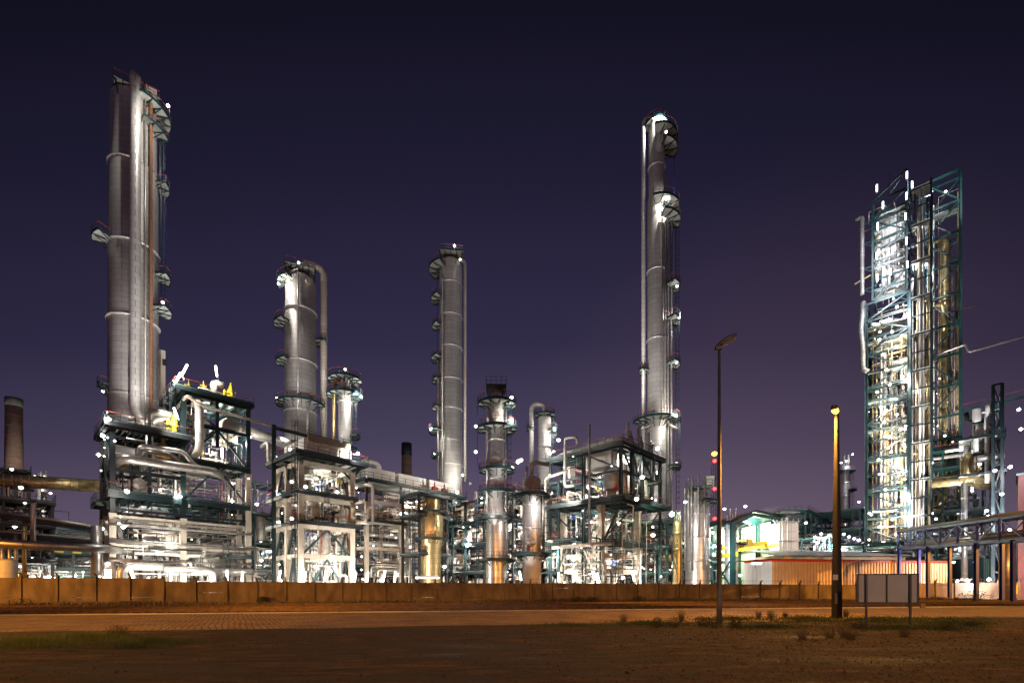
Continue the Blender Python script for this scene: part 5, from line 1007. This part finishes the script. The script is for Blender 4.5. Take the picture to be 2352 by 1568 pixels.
# elbow ducts at right
t = thing('swan_neck_duct', 'big brown and silver swan neck duct right of the lattice towers', 'duct', gp(2230, 96)); zq = lambda y: hz(y, 96); MB().pipe([(1.5, 0, zq(1092)), (1.5, 0, zq(1050)), (-.9, 0, zq(1050)), (-.9, 0, zq(1094)), (1.6, 0, zq(1112)), (4, 1, zq(1112))], .95, 20, 1.25, 7).build('run', M['pipe_gold'], t)
gpipe('horizontal brass duct feeding the swan neck duct', [(-1, 6, 23.6), (0, -3.5, 23.6)], 1.0, 'pipe_gold', 18, o=gp(2232, 96))
for k in range(3): gpipe(['upright bright duct under the swan neck, leftmost of three', 'upright bright duct under the swan neck, middle of three', 'upright bright duct under the swan neck, rightmost of three'][k], [(k*1.3, 0, 2), (k*1.3, 0, 22.6)], .5, 'pipe', o=gp(2215, 95))
# right frame and red building
RF = lattice('square green steel frame full of equipment cut by the right edge of the picture', 2302, 90, 1.2, 12, 0, hz(880, 90), 5.2, m='green', cw=.5)
clutter(RF, random.Random(12), .5, 11.5, .1, 5, 22, 38, 40, .08, .5, PM, .3, drums=5); deck(RF, 0, 12, -.5, 6, 24, 'y', fas='green'); deck(RF, 0, 12, -.5, 6, 31, 'y', fas='green')
M['redclad'] = mat('red wall cladding', (.11, .022, .02), .6, 0, .12, .5)
t = thing('red_building', 'red clad building end under the green steel frame at the right edge', 'building', gp(2338, 88), -.80); MB().box(0, 14, 0, 10, 0, hz(1092, 88)).build('wall', M['redclad'], t); b = MB()
for k in range(6): b.box(k*2.4, k*2.4+.12, -.08, -.003, 6, hz(1092, 88)-.1)
for k in range(3): b.box(0, 14, -.06, -.004, 8+k*4.3, 8.15+k*4.3)
b.build('seam', M['rust'], t); MB().box(-.2, 14.2, -.2, 10.2, hz(1092, 88), hz(1092, 88)+.4).build('roof', M['green'], t)
# blue pipe bridge
t, a0, c0, d, s, L = bridge('long blue steel truss bridge carrying a silver pipe at the right', 2062, 92, 1231, 2352, 55, 1212, 0, m='blue', npipe=0, w=3, seed=8)
for o in list(t.children): bpy.data.objects.remove(o)
bpy.data.objects.remove(t)
t, a0, c0, d, s, L = bridge('long blue steel truss bridge carrying a silver pipe at the right', 2062, 90, 1260, 2420, 56, 1232, 3.0, m='blue', npipe=2, w=3, seed=8, truss=True, pm=['pipe'])
MB().tube([a0+s*1.5+V3(0, 0, .9), c0+s*1.5+V3(0, 0, .9)], .45, 16).build('pipe', M['pipe'], t); MB().tube([a0-s*.1+V3(0, 0, 3.4), c0-s*.1+V3(0, 0, 3.4)], .2, 10).build('pipe', M['pipe_pale'], t); MB().tube([a0+s*1+V3(0, 0, 3.5), c0+s*1+V3(0, 0, 3.5)], .28, 10).build('pipe', M['pipe_pale'], t)
for f in (.02, .28, .62, .82):
    for sd in (0, 1): q = a0+d*L*f+s*3*sd; MB().ibeam((q.x, q.y, 0), (q.x, q.y, q.z), .42, .42, (0, 1, 0)).build('leg', M['blue'], t)
    q = a0+d*L*f; q2 = q+s*3; 
t2_ = thing('ribbed_shed', 'green ribbed shed standing under the blue bridge at the far right', 'shed', gp(2258, 96), .2); MB().box(0, 16, 0, 8, 0, 8).build('wall', M['green'], t2_); b = MB()
for k in range(30): b.box(.2+k*.52, .42+k*.52, -.07, -.003, .2, 7.9)
b.build('rib', mat('pale green sheet', (.12, .17, .13), .6), t2_); gpipe('upright brass reflecting tank pipe under the blue bridge at far right', [(0, 0, 0), (0, 0, 10)], .75, 'pipe', 18, o=gp(2310, 72))
# ---------------------------------------------------------------- corrugated building and white cabin end
M['corr'] = mat('sodium tinted cream sheet', (.52, .37, .21), .55, 0, .06, .6); M['corrw'] = mat('white corrugated sheet', (.74, .74, .74), .5, 0, .05, .6)  # cream shifted to tan: some of the sodium lamplight is in the colour
ow = gp(1773, 86); dw = (gp(2181, 92)-ow); Lw = dw.length; rw = math.atan2(dw.y, dw.x); t = thing('warehouse', 'long low cream corrugated building with a red roof edge and a white left end', 'building', ow, rw); zt = hz(1284, 86)
def corr(x0, x1, y0, y1, z0, z1, pitch=.62, dp=.12):
    b = MB(); L = math.hypot(x1-x0, y1-y0); n = int(L/pitch); dx, dy = (x1-x0)/L, (y1-y0)/L; nx_, ny_ = dy, -dx; P = []
    for k in range(n):
        for f, o in ((0, 0), (.30, 0), (.40, 1), (.85, 1), (.95, 0)): q = (k+f)*L/n; P.append((x0+dx*q+nx_*dp*o, y0+dy*q+ny_*dp*o))
    P.append((x1, y1)); v = [(x, y, z) for x, y in P for z in (z0, z1)]; b._add(v, [(2*i, 2*i+2, 2*i+3, 2*i+1) for i in range(len(P)-1)]); return b
corr(0, Lw, 0, 0, 0, zt-.35).build('front_wall', M['corr'], t); ex, ey = -1.6, 5.5
corr(ex, 0, ey, 0, 0, zt-.35, .8).build('end_wall', M['corrw'], t)
MB().box(-.02, Lw+.02, -.2, -.01, zt-.35, zt-.02).build('roof_edge', M['redp'], t); MB().beam((ex, ey, zt-.18), (0, -.1, zt-.18), .12, .33).build('roof_edge', M['redp'], t)
b = MB(); b._add([(-.1, -.25, zt), (Lw+.1, -.25, zt), (Lw+.1, 9, zt+.1), (ex-.1, 9, zt+.1), (ex-.1, ey, zt)], [(0, 1, 2, 3, 4)]); b._add([(-.1, -.25, zt+.12), (Lw+.1, -.25, zt+.12), (Lw+.1, 9, zt+.22), (ex-.1, 9, zt+.22), (ex-.1, ey, zt+.12)], [(0, 1, 2, 3, 4), (0, 1, 6, 5)] if False else [(0, 1, 2, 3, 4)]); b.box(-.1, Lw+.1, -.25, -.2, zt-.02, zt+.12); b.build('roof', M['rust'], t)
MB().box(Lw-.02, Lw+.08, 0, 8, 0, zt-.4).build('side_wall', M['corr'], t)
b = MB(); b.beam((-1.25, 3.7, 1.3), (-.95, 2.7, 1.3), .06, 2.5); b.build('door', M['corrw'], t)
t = thing('railing_stair', 'red and black handrail stair beside the white end of the corrugated building', 'railing', gp(1712, 84)); railing(t, [(0, 0, .2), (1.6, 0, 1.5), (5.0, .2, 1.5)], 1.05, True, 1.6, r=.045); b = MB(); b.box(1.6, 5, 0, 1, 1.35, 1.45); b.beam((0, .5, .1), (1.6, .5, 1.4), .9, .1); b.build('deck', M['grey'], t)
# second building behind with slanted roof
t = thing('low_roof_shed', 'dark roofed shed rising just behind the corrugated building', 'shed', gp(1800, 100), .07); zs_ = hz(1268, 100); MB().box(0, 33, 0, 10, 0, zs_-.4).build('wall', M['corr'], t); b = MB(); b._add([(-2, -.6, zs_-.7), (35, -.6, zs_-.5), (35, 9, zs_+1), (-2, 9, zs_+1), (-2, -.6, zs_-.5), (35, -.6, zs_-.3), (35, 9, zs_+1.2), (-2, 9, zs_+1.2)], [(0, 1, 5, 4), (4, 5, 6, 7), (0, 4, 7, 3), (1, 2, 6, 5), (0, 3, 2, 1)]); b.build('roof', M['grey'], t)
# ---------------------------------------------------------------- crane hall
oH = gp(1683, 108); t = thing('crane_hall', 'green framed open hall with a yellow overhead crane lit from inside', 'hall', oH, .12); hw = 11.5; dz_ = 16; zl = hz(1202, 108); zp = hz(1180, 108); zr_ = hz(1190, 108)
for y in (0, 8, 16):
    for x, zc in ((0, zl), (hw, zr_)): steel_col(t, x, y, 0, zc, .9, 'teal')
for x in (hw*.5,): steel_col(t, x, 16, 0, zp, .5, 'teal')
for y in (0, 8, 16): b = MB(); b.ibeam((0, y, zl), (hw*.42, y, zp), .35, .8); b.ibeam((hw*.42, y, zp), (hw, y, zr_), .35, .8); b.build('rafter', M['teal'], t)
b = MB(); b._add([(-.8, -1.4, zl+.3), (hw*.42, -1.4, zp+.6), (hw+.8, -1.4, zr_+.3), (hw+.8, 18, zr_+.3), (hw*.42, 18, zp+.6), (-.8, 18, zl+.3)], [(0, 1, 4, 5), (1, 2, 3, 4)]); b._add([(-.8, -1.4, zl+.5), (hw*.42, -1.4, zp+.8), (hw+.8, -1.4, zr_+.5), (hw+.8, 18, zr_+.5), (hw*.42, 18, zp+.8), (-.8, 18, zl+.5)], [(0, 1, 4, 5), (1, 2, 3, 4)]); b.box(-.8, hw*.42, -1.42, -1.3, 0, .01) if False else None; b.build('roof', M['teal'], t)
M['hallw'] = mat('pale green sheet wall', (.46, .50, .36), .6, 0, .1, .6); corr(-.5, hw, 16.6, 16.6, 0, zl+2, 1.2, .1).build('back_wall', M['hallw'], t); MB().box(hw+.3, hw+.45, 4, 16.5, 0, zr_).build('side_wall', M['hallw'], t)
for z in (zl*.55, zl*.3): MB().beam((0, 16.3, z), (hw, 16.3, z), .3).build('wall_rail', M['teal'], t)
brace(t, [((0, .2, 2), (0, 7.8, zl*.55)), ((0, 7.8, 2), (0, .2, zl*.55)), ((0, 0, zl-2.5), (2, 0, zl+.6)), ((hw, 0, zr_-2.5), (hw-2, 0, zr_+.4))], 'teal', .25)
tc_ = thing('overhead_crane', 'yellow overhead crane girder running inside the open hall', 'crane', oH+V3(0, 0, 0), .12); zc = hz(1250, 108); MB().box(.5, .9, -.6, 15.5, zc-2.6, zc-1.7).build('runway_beam', M['yellow'], tc_); MB().box(hw-1, hw-.6, -.6, 15.5, zc-.3, zc+.5).build('runway_beam', M['yellow'], tc_)
for y in (4, 6.2): MB().beam((.4, y, zc-.4), (hw-.5, y, zc+.9), .5, .9).build('girder', M['yellow'], tc_)
MB().cbox((6.4, 5.1, zc+1.2), (1.8, 2.6, 1.0)).build('hoist', M['yellow'], tc_)
t = thing('scaffold', 'light scaffolding wrapped round a white panel right of the crane hall', 'scaffold', gp(1796, 106), .1); b = MB()
for x in (0, 1.3, 2.6, 3.8):
    for y in (0, 1.6): b.beam((x, y, 0), (x, y, hz(1190, 106)), .09)
for k in range(9):
    z = 2+k*2.1
    for y in (0, 1.6): b.beam((-.3, y, z), (4.2, y, z), .08); b.beam((0, y, z-2), (3.8, y, z), .05) if k % 2 else None
b.build('tubes', M['pipe_pale'], t); MB().box(1, 5.6, 2.4, 6, 0, hz(1196, 106)).build('panel_screen', M['white'], t)
for k in (2, 4, 6, 8): MB().box(-.3, 4.2, 0, 1.6, k*2.1-.1, k*2.1).build('board', M['grey'], t)
# steam behind
sm, n_, l_, p_ = newmat('steam'); 
for q in list(n_): n_.remove(q)
ou = n_.new('ShaderNodeOutputMaterial'); vo = n_.new('ShaderNodeVolumePrincipled'); l_.new(vo.outputs[0], ou.inputs['Volume']); vo.inputs['Color'].default_value = (.9, .88, .95, 1); tcn = n_.new('ShaderNodeTexCoord'); no = n_.new('ShaderNodeTexNoise'); no.inputs['Scale'].default_value = 1.6; l_.new(tcn.outputs['Object'], no.inputs[0]); ln_ = n_.new('ShaderNodeVectorMath'); ln_.operation = 'LENGTH'; l_.new(tcn.outputs['Object'], ln_.inputs[0])
m1 = n_.new('ShaderNodeMapRange'); l_.new(ln_.outputs['Value'], m1.inputs[0]); m1.inputs[1].default_value = 1; m1.inputs[2].default_value = .2; m1.inputs[3].default_value = 0; m1.inputs[4].default_value = .5; m2 = n_.new('ShaderNodeMath'); m2.operation = 'MULTIPLY'; l_.new(m1.outputs[0], m2.inputs[0]); l_.new(no.outputs[0], m2.inputs[1]); l_.new(m2.outputs[0], vo.inputs['Density'])
b = MB(); b.lathe([(.001, -1)]+[(math.sin(PI*k/12), -math.cos(PI*k/12)) for k in range(1, 12)]+[(.001, 1)], 20); o = b.build('steam_cloud', sm); c = at(1792, 1183, 150); o.location = c; o.scale = (9, 5, 3.2); tag(o, 'soft white steam cloud drifting above the crane hall roof', 'steam', kind='stuff')
# ================================================================ LAMPS
LW = {'w': ('lamp_white', (1, .93, .82)), 'c': ('lamp_cool', (.92, .94, 1)), 'y': ('lamp_warm', (1, .82, .55)), 'g': ('lamp_green', (.8, 1, .75)), 'o': ('lamp_sodium', SOD)}
PK = 1.35; FAC = {'s1': .45, 's1t': .7, 's2': .45, 's4': .5, 'tw': .8, 'wall': 1.2}; EVERY = {'rt': 4, 'far': 4, 'rr': 3, 'll': 4, 'mid': 3, 's4': 2.5, 's2': 3, 'wall': 4, 'hall': 2, 'tw': 2}; CNT = {}
def lamp(px, py, D, kind='w', power=1500, shape='ball', grp='a', size=.3, up=0, to=None, host=None):
    lab, g_ = GL[grp]; p = at(px, py, D); t = thing('floodlight', lab, 'lamp', p, 0, g_); mk, col = LW[kind]
    if shape == 'ball':
        MB().lathe([(.02, -size), (size*.8, -size*.55), (size, 0), (size*.8, size*.4), (size*.3, size*.55)], 12).build('glass', M[mk], t); MB().lathe([(size*.32, size*.55), (size*.95, size*.5), (size*.5, size*.95), (.02, size)], 12).build('housing', M['grey'], t)
    elif shape == 'tube':
        a = V3(0, 0, 0); c = V3(up*.9, 0, 1.5); MB().tube([a, c], .15, 8).build('glass', M[mk], t); MB().tube([a-(c-a)*.18+V3(0, .12, 0), c+(c-a)*.08+V3(0, .12, 0)], .14, 6).build('housing', M['grey'], t)
    else:
        MB().box(-.8, .8, -.12, .12, -.1, .1).build('glass', M[mk], t); MB().box(-.9, .9, -.14, .14, .103, .25).build('housing', M['grey'], t)
    b = MB(); b.beam((0, .1, 0), (0, .5, -.7), .06); b.build('bracket', M['green'], t)
    # long-exposed lamps stand close together: neighbours share one light source
    k = EVERY.get(grp, 1); CNT[grp] = CNT.get(grp, 0)+1
    if power and int(CNT[grp]/k) != int((CNT[grp]-1)/k): spot('floodlight_light', (0, -.45, .15), (0, 4.5, -1.0 if grp != 'wall' else 1.6), power*PK*FAC.get(grp, 1)*k**.9, col, 172, .25, .35, t)
    return t
GL = {'wall': ('slanted white tube lamp just above the concrete wall', 'tube lamps along the inside of the wall'), 's1': ('small white lamp burning on the tall left block', 'lamps on the tall left block'), 's1t': ('slanted tube lamp on the decks of the tall left block', 'tube lamps on the tall left block'), 'tw': ('small white lamp on a column platform', 'lamps on the column platforms'), 's2': ('small white lamp on the pale concrete block', 'lamps on the pale concrete block'), 'mid': ('white lamp among the central pipework', 'lamps among the central pipework'), 's4': ('white lamp on the block right of centre', 'lamps on the block right of centre'), 'far': ('distant lamp above the low plant right of the unlit post', 'distant lamps right of the unlit post'), 'rt': ('bright lamp on the floodlit lattice tower', 'lamps on the floodlit lattice tower'), 'rr': ('white lamp among the pipework at the far right', 'lamps at the far right'), 'll': ('white lamp in the far left racks', 'lamps in the far left racks'), 'mast': ('orange lamp burning at the top of the distant mast', 'mast lamp'), 'green': ('greenish white lamp glaring at the foot of the tallest right column', 'greenish lamp'), 'cab': ('large white lamp over the white end of the corrugated building', 'cabin lamp'), 'hall': ('white lamp under the roof of the crane hall', 'lamps in the crane hall'), 'in': ('added lamp brightening the pipework', 'added lamps brightening the pipework')}
for px, py, up in ((243, 1330, 0), (253, 1330, 0), (307, 1330, -.4), (392, 1331, .1), (522, 1329, 0), (556, 1332, .1), (640, 1330, .3), (698, 1333, .3), (745, 1330, .35), (814, 1334, .25), (842, 1334, .2), (881, 1330, .25), (906, 1333, .2), (1197, 1330, -.3), (1283, 1333, 0), (1318, 1330, .4), (1366, 1330, -.4), (1377, 1335, -.5), (1457, 1332, -.35)):
    lamp(px, py+2, (66 if px < 500 else 74 if px < 1000 else 78), 'w', 2600, 'tube', 'wall', up=up)
for px in (116, 967, 996): lamp(px, 1326, 72, 'w', 2500, 'bar', 'wall')
for a in ((237, 898, 88, 2600), (386, 243, 84, 3200), (374, 694, 86, 1500), (636, 914, 103, 2600), (686, 603, 101, 2600), (640, 652, 100, 900), (793, 848, 96, 2200), (830, 911, 96, 2200), (998, 598, 115, 2000), (1044, 564, 116, 3000), (1057, 596, 114, 1500), (989, 986, 115, 1500), (998, 1041, 115, 1500), (1063, 1091, 112, 1500), (1175, 912, 76, 1500), (1175, 966, 76, 1500), (1093, 978, 78, 1200), (1274, 987, 108, 2600), (1272, 1036, 108, 1500), (1516, 276, 98, 2600), (1530, 303, 97, 1600), (1530, 458, 97, 2200), (1555, 657, 98, 1500), (1560, 729, 98, 1500), (1554, 832, 98, 1500), (1553, 955, 96, 1500), (1553, 1063, 98, 2000)): lamp(*a[:3], 'w', a[3]*1.4, 'ball', 'tw', .26)
for a in ((250, 962, 66), (236, 1000, 68), (292, 1128, 64), (413, 1140, 72), (533, 1150, 79), (396, 1251, 72), (515, 1010, 80)): lamp(*a, 'w', 2200, 'ball', 's1', .28)
for px, py, D, up in ((403, 878, 72, .9), (418, 860, 72, .9), (408, 960, 71, -.6), (510, 1050, 78, 0), (568, 1022, 80, .6), (498, 862, 76, -.2)): lamp(px, py, D, 'w', 3000, 'tube', 's1t', up=up)
for a in ((667, 1032, 76), (632, 1048, 80), (822, 1041, 79), (702, 1117, 72), (775, 1129, 77), (640, 1140, 80), (590, 1157, 82), (600, 1286, 82), (570, 1240, 80), (640, 1198, 78), (670, 1190, 76), (760, 1310, 80), (664, 1310, 78), (690, 1040, 80)): lamp(*a, 'w', 1800, 'ball', 's2', .28)
for a in ((1093, 1037, 92), (1083, 1195, 88), (1108, 1153, 90), (931, 1178, 92), (1021, 1300, 88), (1190, 1060, 84), (1197, 1056, 90), (1176, 1074, 84), (1265, 1131, 82), (1263, 1040, 86), (1283, 1010, 92), (1073, 1252, 88), (1240, 1256, 80), (1130, 1330, 80), (1150, 1300, 90), (940, 1255, 95), (870, 1290, 92), (900, 1230, 96), (1050, 1130, 100)): lamp(*a, 'w', 2600, 'ball', 'mid', .34)
for a in ((1475, 1095, 80), (1462, 1145, 76), (1510, 1030, 90), (1510, 1085, 90), (1345, 1140, 84), (1420, 1200, 84), (1500, 1228, 82), (1400, 1290, 86), (1352, 1118, 86), (1440, 1060, 82), (1320, 1250, 86), (1380, 1240, 90)): lamp(*a, 'y' if a[0] == 1462 else 'w', 2600, 'ball', 's4', .36)
lamp(1543, 1180, 82, 'g', 3500, 'ball', 'green', .45); lamp(1737, 1294, 83, 'c', 900, 'bar', 'cab'); lamp(1641, 1041, 188, 'o', 6000, 'ball', 'mast', 1.1)
for px, py, D in ((1664, 1168, 110), (1712, 1162, 110), (1640, 1252, 105), (1640, 1273, 105), (1637, 1222, 105), (1574, 1152, 94), (1700, 1320, 100), (1872, 1233, 120), (1886, 1225, 118), (1895, 1235, 122), (1905, 1228, 118), (1878, 1245, 118), (1938, 1226, 120), (1950, 1232, 122), (1962, 1236, 120), (1972, 1240, 121), (1925, 1225, 122), (1851, 1200, 118), (1944, 1058, 180), (1958, 1043, 180), (1932, 1062, 180), (1990, 1104, 140), (1973, 1152, 140), (1915, 1258, 110), (1860, 1300, 118), (1830, 1262, 118)): lamp(px, py, D, 'c', 3200, 'ball', 'far', .34)
for px, py, D in ((1702, 1204, 116), (1722, 1202, 116), (1740, 1210, 118), (1752, 1205, 118), (1716, 1220, 110)): lamp(px, py, D, 'w', 3200, 'ball', 'hall', .3)
for px, py in ((2014, 440), (2083, 410), (2095, 432), (2122, 432), (2028, 479), (2080, 505), (2082, 458), (2016, 527), (2082, 561), (2014, 595), (2084, 615), (2015, 645), (2030, 630), (2045, 632), (2040, 1028), (2060, 705)): lamp(px, py, 108.5 if px < 2090 else 110, 'c', 3600, 'tube' if py < 660 and px < 2100 else 'ball', 'rt', .3)
for i in range(30):
    py = 745+i*17.2; px = 2012+((i*37) % 66); lamp(px, py, 109-.02*(px-2010)+2, 'y' if i % 3 == 0 else 'w', 2600, 'bar' if i % 5 == 0 else 'ball', 'rt', .3)
for px, py in ((2072, 770), (2110, 893), (2078, 985), (2078, 1026), (2078, 1100), (2079, 1188), (2110, 1066), (2070, 1222), (2172, 440), (2117, 522), (2141, 1062), (2141, 1178), (2150, 1210), (2120, 620), (2170, 1000)): lamp(px, py, 107.5 if px < 2100 else 110, 'c', 2600, 'ball', 'rt', .26)
for px, py, D in ((2250, 1065, 92), (2285, 1080, 88), (2320, 1072, 84), (2301, 1134, 86), (2266, 1172, 88), (2268, 1186, 88), (2255, 1226, 84), (2241, 1270, 90), (2271, 1330, 84), (2198, 1333, 88), (2223, 1333, 88), (2320, 1215, 82), (2240, 1290, 96), (2190, 1290, 100), (2340, 940, 95), (2345, 985, 95)): lamp(px, py, D, 'c', 2400, 'ball', 'rr', .3)
for px, py, D in ((27, 1077, 98), (48, 1119, 75), (80, 1093, 205), (102, 1095, 205), (116, 1132, 205), (76, 1158, 205), (104, 1157, 205), (117, 1158, 205), (103, 1200, 205), (26, 1281, 70), (28, 1293, 70), (172, 1321, 90), (101, 1250, 95), (71, 1279, 95), (174, 1313, 98), (150, 1290, 100), (215, 1290, 98)): lamp(px, py, D, 'w', 2400 if D < 150 else 6000, 'ball', 'll', .3 if D < 150 else .5)
def dots(t, rn, n, x0, x1, y0, y1, z0, z1):
    for q in range(n):
        x, y = rn.choice([(rn.uniform(x0, x1), y0), (x0, rn.uniform(y0, y1)), (rn.uniform(x0, x1), rn.uniform(y0, y1))]); z = rn.uniform(z0, z1); sz = rn.choice([.09, .13, .18, .3]); k = rn.choice('wwwcy')
        h_ = MB().lathe([(.04, z+sz*.82), (sz*.9, z+sz*.82), (.03, z+sz*1.4)], 8, (x, y)).build('lamp_housing', M['grey'], t); MB().lathe([(.02, z-sz), (sz, z), (.02, z+sz*.8)], 8, (x, y)).build('lamp_glass', M[LW[k][0]], h_)
rd = random.Random(4); dots(S1, rd, 26, -.6, 17.5, -.9, 9, 2.5, 26); dots(S2, rd, 20, -.8, 9, -1, 9.5, 2, 21); dots(S3, rd, 20, -.5, 21, -.8, 7, 2, 21); dots(S4, rd, 24, -.8, 14, -.8, 14.5, 2, 25); dots(RT, rd, 30, .2, 6, .1, 7.6, 4, zr(680)); dots(RB, rd, 26, .2, 3, .1, 6.4, 4, 60)
th = [o for o in scene.objects if o.name == 'crane_hall'][0]
for x, y in ((3, 5), (8, 5), (5.5, 12)): light('hall_light', (x, y, hz(1206, 108)-1.5), 6500, (.9, 1, .82), .4, th)
# added fill lamps, mostly out of sight, that brighten the structures' pipework
rn = random.Random(99)
def inner(o, pts, power=1500, kind='w', off=(0, 0)):
    for x, y, z in pts:
        w_ = world_of(o, x, y, z); t = thing('inner_fill_lamp', GL['in'][0], 'lamp', w_, 0, GL['in'][1]); MB().lathe([(.02, -.16), (.16, 0), (.02, .16)], 8).build('glass', M[LW[kind][0]], t); MB().lathe([(.05, .17), (.18, .17), (.02, .3)], 8).build('housing', M['grey'], t); spot('inner_fill_light', (0, 0, -.3), (0, 5, -1.5), power*2.4, LW[kind][1], 170, .3, .3, t)
inner(oA, [(4, 5, 10), (13, 5, 7), (8.3, -3.4, 2.3), (6, 4, 17), (13, 3, 24), (12, 3, 30.4)], 3000)
inner(oB, [(4, 4, 5.5), (4, 4, 10.3), (4, 3, 15), (4, 3, 19.8), (-4, -3, 3)], 2200)
inner(oC, [(5, 3.5, 12), (14, 3.5, 12), (9, 3.5, 5), (9, -2, 18)], 2800); inner(oD, [(5, 8, 15), (6, 9, 5), (5, 5, 20.5), (10, -2, 4), (-2, 12, 8)], 3200)
for i, (px, D, nx, ny, bx, by, zs, m, lab, gold) in enumerate(BG):
    o = gp(px, D); zz = zs[len(zs)//2]
    for q in range(8):
        x, y, z = rn.choice([(rn.uniform(0, bx*nx), -.5), (-.6, rn.uniform(0, by*ny))])+(rn.choice(zs)+rn.uniform(-1.2, 1.5),); k = rn.choice('wwwcyg' if px < 1600 else 'cccwwg'); sz = rn.choice([.1, .14, .18, .26])
        t = MB().lathe([(.04, z+sz*.82), (sz*.9, z+sz*.82), (.03, z+sz*1.4)], 8, (x, y)).build('lamp_housing', M['grey'], BGT[i]); MB().lathe([(.02, z-sz), (sz, z), (.02, z+sz*.8)], 8, (x, y)).build('lamp_glass', M[LW[k][0]], t)
    if i % 3 != 2: inner(o, [(bx*nx*.5, by*ny*.35, zz-1.0)], 5200, 'c' if px > 1600 or px < 200 else 'w')
# spots added to wash columns, vessels and chimney, standing in for the plant's glow
WL_ = [((330, 985, 80), (300, 600, 90), 26000), ((300, 960, 74), (330, 400, 85), 30000), ((560, 925, 85), (360, 500, 88), 26000), ((700, 1000, 88), (690, 760, 101), 11000), ((650, 1015, 86), (700, 850, 101), 10000), ((770, 1010, 90), (792, 940, 98), 4000), ((1010, 1120, 100), (1030, 850, 115), 14000), ((1080, 1110, 100), (1045, 760, 115), 16000), ((1440, 1010, 84), (1500, 700, 98), 22000), ((1500, 1020, 86), (1520, 500, 98), 28000), ((1560, 1180, 84), (1600, 1220, 92), 6000), ((1190, 1110, 72), (1140, 1050, 76), 3000), ((1190, 1110, 88), (1250, 1000, 108), 5000), ((2200, 1180, 100), (2170, 800, 110), 40000), ((1262, 1131, 69), (1221, 1180, 73), 3500), ((1190, 1332, 68), (1221, 1200, 73), 5000), ((1100, 1180, 71), (1141, 1150, 77), 4500), ((70, 1150, 132), (32, 1040, 149), 40000), ((2040, 1240, 95), (2045, 900, 108), 40000), ((2150, 1190, 100), (2172, 900, 112), 30000), ((2180, 1230, 96), (2172, 650, 113), 60000)]
for i, (a, c, pw) in enumerate(WL_):
    p = at(*a); q = at(*c); t = thing('fill_spot', 'added square spot lamp brightening the columns', 'lamp', p, 0, 'added spot lamps brightening the columns'); d = (q-p).normalized()
    MB().beam(-d*.3, d*.05, .5, .4).build('housing', M['grey'], t); MB().beam(d*.06, d*.09, .42, .32).build('glass', M['lamp_white'], t); s_ = spot('fill_spot_light', (d.x*.3, d.y*.3, d.z*.3), (d.x*5, d.y*5, d.z*5), pw*.95, (1, .94, .89), 75, .9, .3, t)

# ================================================================ past a hundred of one part on one thing: the smallest become one
def merge_surplus(limit=98):
    kids = {}
    for o in scene.objects:
        if o.parent: kids.setdefault(o.parent.name, []).append(o)
    for t in [o for o in scene.objects if o.parent is None and o.type == 'EMPTY']:
        by = {}
        for c in kids.get(t.name, []):
            if c.type == 'MESH' and c.name not in kids: by.setdefault(c.name.split('.')[0], []).append(c)
        for nm, L in by.items():
            if len(L) <= limit: continue
            L.sort(key=lambda o: -(o.dimensions.x+o.dimensions.y+o.dimensions.z)*min(o.dimensions)); rest = L[limit-1:]
            vs, fs, mi, sm, mats = [], [], [], [], []
            for o in rest:
                me = o.data; n = len(vs); vs += [tuple(v.co) for v in me.vertices]; m = me.materials[0]
                if m not in mats: mats.append(m)
                for p in me.polygons: fs.append([i+n for i in p.vertices]); mi.append(mats.index(m)); sm.append(p.use_smooth)
            me = bpy.data.meshes.new(nm); me.from_pydata(vs, [], fs)
            for m in mats: me.materials.append(m)
            me.polygons.foreach_set('material_index', mi); me.polygons.foreach_set('use_smooth', sm); me.update()
            bpy.data.batch_remove(rest)
            q = bpy.data.objects.new('small_'+nm, me); COL.objects.link(q); q.parent = t; q['kind'] = 'stuff'
bpy.context.view_layer.update(); merge_surplus()
